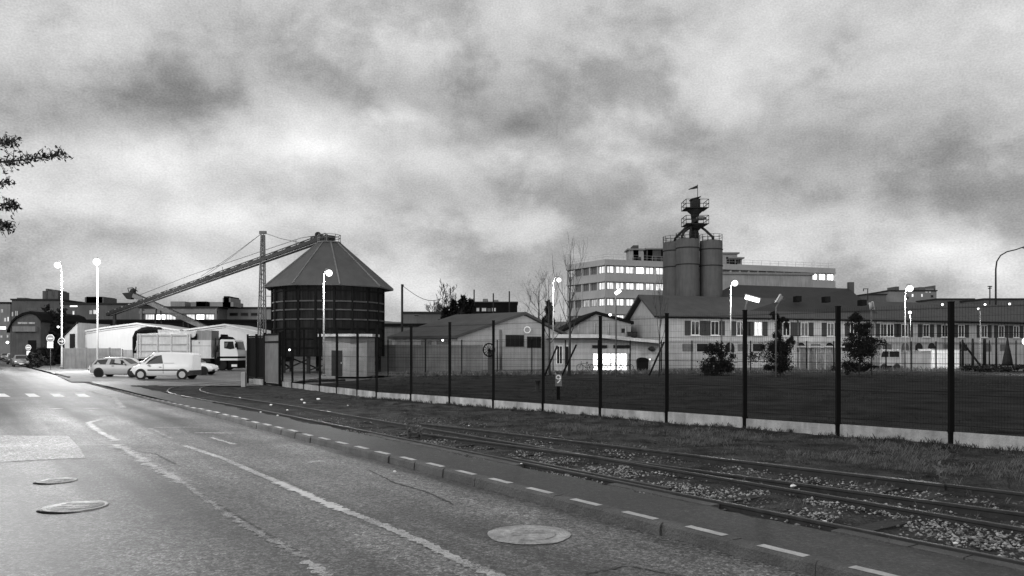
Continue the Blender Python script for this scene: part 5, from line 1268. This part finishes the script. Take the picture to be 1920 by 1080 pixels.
for sg in (1, -1): m.prism([(c.x+x*r, Yq-.009, c.z+sg*z*r) for x, z in ((.0,.5),(.22,.5),(.66,.0),(.42,.0))], (0,.008,0))
m.build('arrow', 'sign_white', dk)
# number post 9
c = at(1047, 713, 32.6); t = thing('number_post', 'short dark post with a grey plate reading 9 behind the fence', 'marker post', (c.x,32.6,.05))
m = MB(); m.box(c.x-.07, c.x+.07, 32.62, 32.76, .04, 1.0); m.build('post', 'black', t)
m = MB(); a, b = at(1041,724,32.6), at(1053,702,32.6); m.box(a.x, b.x, 32.58, 32.615, a.z, b.z); pt = m.build('plate', 'concrete_dark', t)
cu = bpy.data.curves.new('nine', 'FONT'); cu.body = '9'; cu.size = .50; cu.align_x = 'CENTER'; cu.align_y = 'CENTER'; cu.extrude = .004
to = bpy.data.objects.new('nine', cu); COL.objects.link(to); bpy.context.view_layer.update()
me = bpy.data.meshes.new_from_object(to.evaluated_get(bpy.context.evaluated_depsgraph_get())); bpy.data.objects.remove(to)
mx_ = Matrix.Translation(Vector((c.x, 32.57, c.z+.03))-t.location) @ Matrix.Rotation(math.pi/2, 4, 'X'); me.transform(mx_); me.materials.clear(); me.materials.append(M['sign_white'])
no = bpy.data.objects.new('numeral', me); COL.objects.link(no); no.parent = pt
m = MB(); g = gnd(1008,735,.05); m.lathe((g.x,g.y,.04), [(.22,0),(.22,.06),(.10,.10),(.10,.5),(.14,.52),(.14,.6)], 12); tag(m.build('hydrant', 'steel_dark'), 'dark stubby hydrant left of the number post on the lawn', 'hydrant')
# old wheel on a pillar
c = at(917, 656, 63); t = thing('wheel_monument', 'old spoked iron wheel on a short pillar beyond the lawn', 'monument', (c.x,63,.05))
m = MB(); m.box(c.x-.1, c.x+.32, 63.06, 63.5, .05, c.z); m.build('pillar', 'dark_wall', t)
m = MB(); P = [(c.x+.45*math.cos(a), 63, c.z+.5*math.sin(a)) for a in [2*math.pi*k/28 for k in range(29)]]; m.tube(P, .05, 6)
for k in range(6): a = math.pi*k/6; m.tube([(c.x-.43*math.cos(a),63,c.z-.48*math.sin(a)), (c.x+.43*math.cos(a),63,c.z+.48*math.sin(a))], .022, 5)
m.lathe((c.x,63,c.z), [(.08,-.08),(.08,.08)], 10, axis='y'); m.build('wheel', 'black', t)

# ------------------------------------------------------------------ far fence, stakes, hoardings
p0, p1 = Vector((-9.5,61.3,.06)), Vector((46,78,.06)); dF = p1-p0; n = 20
ff = thing('mesh_fence', 'far dark mesh fence along the back edge of the lawn', 'fence', p0)
for i in range(n+1):
    q = p0+dF*i/n; m = MB(); m.beam(q, q+Vector((0,0,2.85)), .09); m.build('post', 'black', ff)
    if i < n:
        q2 = p0+dF*(i+1)/n; m = MB()
        for k in range(1, 24): s = q.lerp(q2, k/24); m.beam(s+Vector((0,0,.15)), s+Vector((0,0,2.7)), .012)
        for z in (.2,.7,1.2,1.7,2.2,2.7): m.beam(q+Vector((0,0,z)), q2+Vector((0,0,z)), .016)
        m.build('mesh_panel', 'wire', ff)
F = Fac(at(1697,0,82).x, 82, 1, .1); m = MB(); F.box(m, 0, F.t(1747), 0, F.z(1697,659), -.3, 0); t = thing('hoarding', 'grey panel hoarding left of the bright white container', 'hoarding', F.p(1,0,0)); m.build('panel', 'grey_wall', t)
m = MB(); F.box(m, -.1, F.t(1747)-.03, F.z(1697,659)+.004, F.z(1697,657.5), -.4, .1); m.build('top_rail', 'concrete', t)
F = Fac(at(1749,0,82).x, 82, 1, .1); Lc = F.t(1801); zc = F.z(1749,656); t = thing('container', 'bright white ribbed container behind the far fence at right', 'container', F.p(1.4,0,-1))
m = MB(); F.box(m, 0, Lc, .12, zc, -2.4, 0); m.build('box', 'container', t); m = MB(); k = .12
while k < Lc-.1: F.box(m, k, k+.08, .25, zc-.15, .002, .035); k += .2
m.build('rib', 'container', t); m = MB(); F.box(m, -.04, Lc+.04, zc+.003, zc+.1, -2.45, .05); m.build('roof_edge', 'steel', t)
F = Fac(at(1650,0,84).x, 84, 1, .1); t = thing('box_van', 'pale van with a dark window band behind the far fence at right', 'van', F.p(1.2,0,-1))
Lv = F.t(1690); m = MB(); F.poly(m, [(0,.45),(0,1.3),(.25,2.1),(Lv-.1,2.15),(Lv,1.4),(Lv,.45)], -1.7, 0); m.build('body', 'grey_wall', t)
m = MB(); F.poly(m, [(.12,1.35),(.3,1.95),(.95,1.95),(.95,1.35)], .003, .02); F.box(m, 1.05, Lv-.25, 1.35, 1.95, .003, .02); m.build('side_window', 'glass', t)
for k in (.45, Lv-.5):
    for d_ in (-.02, -1.55): c = F.p(k,.32,d_); m = MB(); m.lathe((c.x,c.y,.34), [(.22,-.1),(.33,-.1),(.33,.1),(.22,.1)], 16, axis='y'); m.build('wheel', 'tyre', t)
F = Fac(at(1500,0,80).x, 80, 1, .15); t = thing('glass_shelter', 'low glazed shelter behind the two leafy lawn trees', 'shelter', F.p(2,0,-1)); Ls = F.t(1578); m = MB()
for k in range(6): F.box(m, Ls*k/5-.04, Ls*k/5+.04, 0, 2.35, -.06, 0)
F.box(m, -.2, Ls+.2, 2.352, 2.5, -2, .3); m.build('frame', 'steel', t); m = MB()
for k in range(5): F.box(m, Ls*k/5+.05, Ls*(k+1)/5-.05, .2, 2.3, -.045, -.03)
m.build('pane', 'glass_grey', t)
# timber stakes and closed parasol, low hedge at right
for px, yt, Y, lb in ((1805,636,78,'leftmost dark timber stake right of the white container, with a strut'),(1824,634,80,'plain dark timber stake, second in the row at right'),(1846,634,79,'thick dark timber stake in the middle of the row at right'),(1855,637,81,'thin dark timber stake just right of the thick one'),(1868,632,80,'tallest dark timber stake left of the closed parasol'),(1905,637,84,'pale thin stake right of the closed parasol')):
    c = at(px,0,Y); m = MB(); zt = at(px,yt,Y).z; w = .3 if px == 1846 else .12 if px in (1855,1905) else .2; m.lathe((c.x,Y,0), [(w*.6,0),(w*.5,zt-.15),(w*.15,zt)], 7)
    if px == 1805: m.beam((c.x,Y,zt-.3), at(1843,692,Y), .14)
    tag(m.build('timber_stake', 'wood_dark'), lb, 'stake', 'timber stakes at the far right')
c = at(1889,0,79); zt = at(1889,632,79).z; t = thing('parasol', 'closed dark parasol at the right behind the far fence', 'parasol', (c.x,79,0)); m = MB(); m.lathe((c.x,79,0), [(.5,.55),(.42,1.2),(.2,2.3),(.06,zt-.1)], 9); m.build('canopy', 'leaf_black', t)
m = MB(); m.tube([(c.x,79,0),(c.x,79,zt)], .05, 6); m.build('pole', 'steel_dark', t); m = MB(); m.lathe((c.x,79,0), [(.5,.0),(.45,.12)], 12); m.build('base', 'steel_dark', t)
# bin, bicycles
F = Fac(at(1195,0,76).x, 76, 1, 0); Lb = F.t(1216.5); t = thing('waste_container', 'black wheeled waste container with a domed lid by the workshop', 'bin', F.p(.5,0,-.5))
m = MB(); F.poly(m, [(.05,.12),(Lb-.05,.12),(Lb,1.05),(0,1.05)], -.8, 0); m.build('body', 'black', t); m = MB(); F.poly(m, [(0,1.054)]+[(Lb/2-Lb/2*math.cos(math.pi*i/8), 1.06+.32*math.sin(math.pi*i/8)) for i in range(9)]+[(Lb,1.054)], -.85, .05); m.build('lid', 'black', t)
for k in (.15, Lb-.15): m = MB(); q = F.p(k,.07,-.1); m.lathe((q.x,q.y,.08), [(.04,-.03),(.08,-.03),(.08,.03),(.04,.03)], 10, axis='y'); m.build('wheel', 'tyre', t)
c = at(1218.5,674,77.8); t = thing('round_mirror', 'small round mirror with a glowing spot right of the waste container', 'mirror', (c.x,77.8,0)); m = MB(); m.lathe(c, [(.2,-.02),(.3,-.02),(.3,.02),(.2,.02)], 20, axis='y'); m.build('rim', 'concrete', t); m = MB(); m.tube([(c.x,77.85,0),(c.x,77.85,c.z-.3)], .03, 6); m.build('pole', 'steel_mid', t); m = MB(); m.ball(c, .07, 8, 5); m.build('glow_spot', 'lamp_dot', t)  # the mirror's bright spot is painted as a self-glowing ball
def bicycle(label, px, Y, flip=1, s=1):
    x = at(px,0,Y).x; t = thing('bicycle', label, 'bicycle', (x,Y,.06), 'bicycles parked before the lit opening'); z = .39*s
    for k in (-1, 1):
        m = MB(); c = (x+k*.52*s, Y, z); m.tube([(c[0]+.33*s*math.cos(a), Y, z+.33*s*math.sin(a)) for a in [2*math.pi*i/20 for i in range(21)]], .025, 5)
        for i in range(5): a = math.pi*i/5; m.tube([(c[0]-.32*s*math.cos(a),Y,z-.32*s*math.sin(a)),(c[0]+.32*s*math.cos(a),Y,z+.32*s*math.sin(a))], .006, 3)
        m.build('wheel', 'tyre', t)
    m = MB(); f = flip; Pq = lambda dx, dz: (x+f*dx*s, Y, .06+dz*s)
    for a, b in (((-.52,.33),(-.05,.3)),((-.05,.3),(-.18,.78)),((-.18,.78),(-.52,.33)),((-.16,.72),(.36,.74)),((-.05,.3),(.36,.7)),((.36,.86),(.52,.33))): m.tube([Pq(*a), Pq(*b)], .022, 5)
    m.build('frame', 'steel_dark', t)
    m = MB(); p = Pq(.36,.92); m.tube([(p[0],Y-.25,p[2]),(p[0],Y+.25,p[2])], .02, 5); m.tube([Pq(.36,.86), p], .02, 5); m.build('handlebar', 'black', t)
    m = MB(); p = Pq(-.2,.84); m.ball(p, .1, 8, 4, 0, (1.3,.8,.4)); m.build('saddle', 'black', t)
bicycle('bicycle parked leftmost before the lit opening', 1122, 77.3); bicycle('bicycle parked in the middle of the lit opening', 1150, 77.0, -1); bicycle('bicycle parked at the right end of the lit opening', 1171, 77.4); bicycle('bicycle leaning left of the lit opening against the pale wall', 1097, 77.6, -1)

# ------------------------------------------------------------------ trees
def limb(mb, p, d, L, r, depth, rr, up=.25, ends=None, spread=.6, seg=4, nk=(2,3), minr=.004):
    pts = [p]; q = p.copy(); dd = d.normalized()
    for i in range(seg):
        dd = (dd+Vector((rr.gauss(0,.12), rr.gauss(0,.12), rr.gauss(0,.08)+up*.15))).normalized(); q = q+dd*L/seg; pts.append(q.copy())
    mb.tube(pts, [max(minr, r*(1-.55*i/seg)) for i in range(seg+1)], 5 if depth > 1 else 3)
    if ends is not None: ends.append((q.copy(), dd.copy(), depth)); 
    if depth <= 0: return
    for k in range(rr.randint(*nk)):
        i = rr.randint(1, seg); s = Vector((rr.gauss(0,1), rr.gauss(0,1), rr.gauss(0,.5)+up)).normalized()
        limb(mb, pts[i], (dd*(1-spread)+s*spread), L*rr.uniform(.5,.75), r*.5, depth-1, rr, up, ends, spread, seg, nk, minr)
def bare_tree(name, label, c, h, seed, trunk=.09, n=9, up=.9, spread=.45, depth=2, start=.3, group='bare winter trees', minr=.006, lf=.38):
    rr = random.Random(seed); c = Vector(c); t = thing(name, label, 'tree', c, group); m = MB()
    top = c+Vector((rr.uniform(-.15,.15), 0, h)); P = [c.lerp(top, f)+Vector((rr.gauss(0,.012)*h*.3, rr.gauss(0,.012)*h*.3, 0))*(f > 0) for f in (0,.2,.4,.6,.8,1)]
    m.tube(P, [trunk*(1-.88*f) for f in (0,.2,.4,.6,.8,1)], 7); m.build('trunk', 'bark', t); m = MB()
    for k in range(n):
        f = start+(1-start)*(k+.5)/n*.95; i = min(4, int(f*5)); p = P[i].lerp(P[i+1], f*5-i); a = k*2.4+rr.uniform(-.4,.4)
        limb(m, p, Vector((math.cos(a), math.sin(a), up)), h*lf*(1.1-f*.75), trunk*(1-.8*f)*.45, depth, rr, up, None, spread, 4, (2,4), minr)
    m.build('branch', 'bark', t)
def stakes(label, a, b, Y):
    p, q = at(a[0],a[1],Y), at(b[0],b[1],Y); m = MB(); m.tube([(p.x,Y,.05), (q.x,Y,q.z)], .08, 6); tag(m.build('tree_stake', 'wood_dark'), label, 'stake', 'leaning tree stakes')
bare_tree('bare_tree', 'slender bare tree with a stake left of the lamp before the office block', (at(1031,0,64).x,64,.05), 7.6, 21, .10, 11, .9)
bare_tree('bare_tree', 'taller bare tree with a stake right of the lamp before the office block', (at(1067,0,63).x,63,.05), 9.6, 22, .13, 12, 1.5)
bare_tree('bare_tree', 'thin bare tree with a stake before the white gable end', (at(1236,0,64).x,64,.05), 7.2, 23, .08, 9, 2.0)
bare_tree('bare_tree', 'leggy bare tree left of the conifer behind the gabled warehouse', (at(1010,0,100).x,100,0), 10.5, 24, .16, 12, .7, .5, 3)
bare_tree('bare_tree', 'pale feathery bare tree beyond the utility wire', (at(838,0,150).x,150,0), 13.3, 25, .2, 16, .9, .5, 3, .25, minr=.03, lf=.3)
bare_tree('bare_tree', 'lower pale bushy bare tree left of the feathery one', (at(822,0,152).x,152,0), 10.5, 26, .2, 14, .6, .6, 3, .2, minr=.03)
stakes('leaning stake against the left of two bare lawn trees', (1021,690), (1045,648), 63); stakes('leaning stake beside the taller bare lawn tree', (1053,699), (1081,646), 62.5); stakes('leaning stake beside the thin bare tree by the white gable', (1217,699), (1245,641), 63.5)

def leafy(name, label, c, h, blobs, seed, leaf='leaf', size=.16, per=260, trunk=.06, cat='tree', group=None, stems=1, grow=0):
    """blobs: leaf clumps (dx, dy, z, rx, rz) filled with small leaf faces"""
    rr = random.Random(seed); c = Vector(c); t = thing(name, label, cat, c, group); m = MB()
    zt = max(b[2] for b in blobs)
    for s in range(stems):
        e = Vector((c.x+rr.gauss(0,.05), c.y, c.z+zt)); m.tube([c, c.lerp(e,.5)+Vector((rr.gauss(0,.05),0,0)), e], [trunk, trunk*.7, trunk*.25], 6)
    for b in blobs:
        p = c+Vector((0,0,max(.1, b[2]-b[4]*1.1))); q = c+Vector((b[0],b[1],b[2])); m.tube([p, p.lerp(q,.5)+Vector((0,0,.05)), q], [trunk*.4, trunk*.28, trunk*.12], 4)
    m.build('trunk', 'bark', t); m = MB()
    for b in blobs:
        k = int(per*max(.3, (b[3]*b[3]*b[4])**.5)); subs = [(rr.gauss(0,.5)*b[3], rr.gauss(0,.5)*b[3], rr.gauss(0,.5)*b[4]) for _ in range(7)]
        for i in range(k):
            s = rr.choice(subs); f = .38
            m.card((c.x+b[0]+s[0]+rr.gauss(0,f)*b[3]*.6, c.y+b[1]+s[1]+rr.gauss(0,f)*b[3]*.6, max(c.z+.05, c.z+b[2]+s[2]+rr.gauss(0,f)*b[4]*.6)), size*rr.uniform(.6,1.3), rr)
    m.build('crown', leaf, t, fix=False)
# the two leafy young trees and the bush on the lawn
k58 = 60/FOC
def pxblobs(cx0, Y, base, L): return [((x-cx0)*Y/FOC, dy, (base-y)*Y/FOC, 1.5*rx*Y/FOC, 1.3*rz*Y/FOC) for x, y, rx, rz, dy in L]
leafy('young_tree', 'leafy young tree with a dense dark lower crown on the lawn, left of two', (at(1464,0,61).x,61,.05), 4.5, pxblobs(1464,61,707,[(1463,672,20,20,0),(1470,650,17,14,.2),(1452,655,10,12,-.2),(1466,690,13,9,0),(1448,690,8,6,.1),(1457,632,6,7,0),(1462,612,5,7,.1),(1455,594,9,5,0),(1470,601,5,4,0),(1482,640,5,7,0)]), 31, 'leaf_black', .085, 2100)
leafy('young_tree', 'taller leafy young tree on the lawn before the shelter, right of two', (at(1611,0,60).x,60,.05), 5, pxblobs(1611,60,710,[(1612,672,22,16,0),(1604,655,16,12,.2),(1622,662,14,14,0),(1590,690,9,8,.1),(1615,690,14,8,0),(1612,632,16,11,-.1),(1600,615,11,9,0),(1622,612,10,8,.1),(1604,598,10,7,0),(1632,640,7,8,0),(1596,640,8,7,0)]), 32, 'leaf_black', .085, 1700)
leafy('bush', 'dense dark spiky bush on the lawn edge left of the two leafy trees', (at(1344,0,64).x,64,.05), 2.6, pxblobs(1344,64,704,[(1346,680,17,16,0),(1338,665,11,12,.2),(1354,664,10,10,0),(1342,648,5,8,0),(1334,690,10,8,0),(1360,688,10,8,0)]), 33, 'leaf_black', .12, 1300, cat='bush')
leafy('hedge', 'low dark hedge along the lawn edge at the far right', (at(1850,0,74).x,74,.05), .8, [((x-1850)*74/FOC, 0, .35, .55, .3) for x in range(1808,1960,9)], 34, 'leaf_black', .16, 260, cat='hedge', trunk=.03)
# conifers and dark masses far off
def conifer(label, c, h, w, seed, size=.5, n=900, group='dark evergreens'):
    rr = random.Random(seed); c = Vector(c); t = thing('conifer_tree', label, 'tree', c, group); m = MB(); m.tube([c, c+Vector((0,0,h))], [h*.018, .03], 6); m.build('trunk', 'bark', t); m = MB()
    for i in range(n):
        f = rr.random()**.75; r = w*(1-f)**.8*(.55+.45*math.sin(f*34+seed))*rr.uniform(.3,1); a = rr.uniform(0,6.28); m.card((c.x+r*math.cos(a), c.y+r*math.sin(a), c.z+h*(.08+.92*f)), size*rr.uniform(.5,1.2), rr, 2.4)
    m.build('crown', 'leaf_black', t, fix=False)
conifer('dark conifer between bare branches behind the gabled warehouse', (at(1029,0,104).x,104,0), 8.3, 2.1, 41, .45)
for px, yt, w, lb in ((868,559,3.4,'tallest dark conifer beside the distant block'),(851,568,3.0,'dark round-topped evergreen left of the tallest conifer'),(882,566,2.6,'dark evergreen touching the distant block'),(836,582,3.0,'low dark evergreen at the left of the clump')):
    conifer(lb, (at(px,0,128).x,128,0), at(px,yt,128).z, w, px, .7, 1000)
for px, yt, Y, w, lb in ((92,606,115,2.6,'dark evergreen beside the arched-roof house'),(108,583,116,2.6,'tall dark evergreen behind the arrow sign mast'),(78,655,104,1.3,'low dark shrub at the street corner')):
    zt = at(px,yt,Y).z; leafy('evergreen_tree', lb, (at(px,0,Y).x,Y,0), zt, [(R.gauss(0,.4)*w*.7, R.gauss(0,.3), zt*f, w*.55*(1-f*.45), zt*.13) for f in (.12,.25,.38,.5,.62,.74,.85,.93) for _ in (0,1)], int(px), 'leaf_black', .45, 150, .16, group='dark evergreens')
for px, Y, lb in ((60,89,'dark rounded shrub by the far no entry sign'),(72,91,'dark clipped shrub left of the white plate sign')):
    leafy('shrub', lb, (at(px,0,Y).x,Y,0), 1.8, [(0,0,.5,.5,.4),(.1,0,1.1,.45,.4),(-.1,.1,1.55,.3,.25)], px, 'leaf_black', .2, 420, .05, cat='shrub')

# foreground tree at the left: two leafy boughs reach into the picture
rr = random.Random(77); c = Vector((-8.6, 9.0, .0)); t = thing('roadside_tree', 'leafy tree whose two boughs reach in at the left edge', 'tree', c)
m = MB(); P = [c, c+Vector((.05,0,1.5)), c+Vector((-.05,.1,3)), c+Vector((.0,0,4.6)), c+Vector((.1,.1,6))]; m.tube(P, [.17,.14,.11,.07,.03], 9); m.build('trunk', 'bark', t)
m = MB(); lv = MB()
def bough(pts, r0, side, dens, sz, drop=.06, hi=1.0, lo=1.0):
    P = smooth_path([Vector(p) for p in pts], 5); m.tube(P, [r0*(1-.85*i/(len(P)-1)) for i in range(len(P))], 5); k = len(P)
    for i in range(2, k):
        f = i/(k-1)
        for s in range(side):
            d = Vector((rr.gauss(.25,.4), rr.gauss(0,.55), rr.gauss(.1,.6))); d.z *= hi if d.z > 0 else lo
            L = rr.uniform(.10,.36)*(1.05-.72*f); q = P[i]+d.normalized()*L; w = P[i].lerp(q,.5)+Vector((0,0,.03)); m.tube([P[i], w, q], [.006,.004,.002], 3)
            for j in range(dens):
                g = rr.random(); b = P[i].lerp(q, g); lv.card((b.x+rr.gauss(0,.022), b.y+rr.gauss(0,.03), b.z-abs(rr.gauss(0,drop))*.8+.01), sz*rr.uniform(.5,1.2), rr, 2.2)
bough([P[2], (-7.4,9,3.75), (-6.6,9,4.12), (-5.9,9,4.20), (-5.45,9,4.24), (-5.06,9,4.30)], .028, 7, 4, .026, .03, 1.2, .35)
bough([(-7.0,9,3.95), (-6.4,9.05,4.2), (-5.85,9.05,4.42), (-5.65,9.05,4.45)], .014, 5, 4, .026, .03, .8, .6)
bough([P[1]+Vector((0,0,.6)), (-7.4,9,3.0), (-6.4,9,3.5), (-5.85,9,3.70), (-5.60,9,3.74)], .022, 6, 4, .026, .04)
bough([(-6.8,9,3.3), (-6.2,9,3.46), (-5.85,9,3.52), (-5.66,9,3.5)], .016, 6, 4, .026, .04)
bough([(-6.8,9.1,4.0), (-6.1,9.1,4.0), (-5.72,9.1,4.0)], .012, 4, 3, .03, .04)
for i in range(26):
    a = rr.uniform(0, 6.28); h = rr.uniform(2.6, 5.8); e = Vector((c.x+math.cos(a)*1.6, c.y+math.sin(a)*1.5, h+rr.uniform(.2,.9)))
    if e.x > -.70*e.y-.1: e.x = -.70*e.y-.3
    b = c+Vector((0,0,h*.8)); bough([b, b.lerp(e,.5)+Vector((0,0,.15)), e], .03, 6, 6, .06, .08)
m.build('branch', 'bark', t); lv.build('leaf', 'leaf', t, fix=False)

# hills closing the horizon
hm = MB(); top = []; 
for i in range(121):
    x = -1500+25*i; top.append((x, 900+60*noise.noise(Vector((x*.004,0,0))), 34+10*noise.noise(Vector((x*.006,3,0)))+3*noise.noise(Vector((x*.05,5,0)))))
vs = [v for p in top for v in ((p[0], p[1]-140, -.5), p, (p[0], p[1]+200, -.5))]
hm.add(vs, [f for i in range(120) for f in ((3*i,3*i+3,3*i+4,3*i+1),(3*i+1,3*i+4,3*i+5,3*i+2))], 0, True); struct(hm, 'hills', 'far_dark')
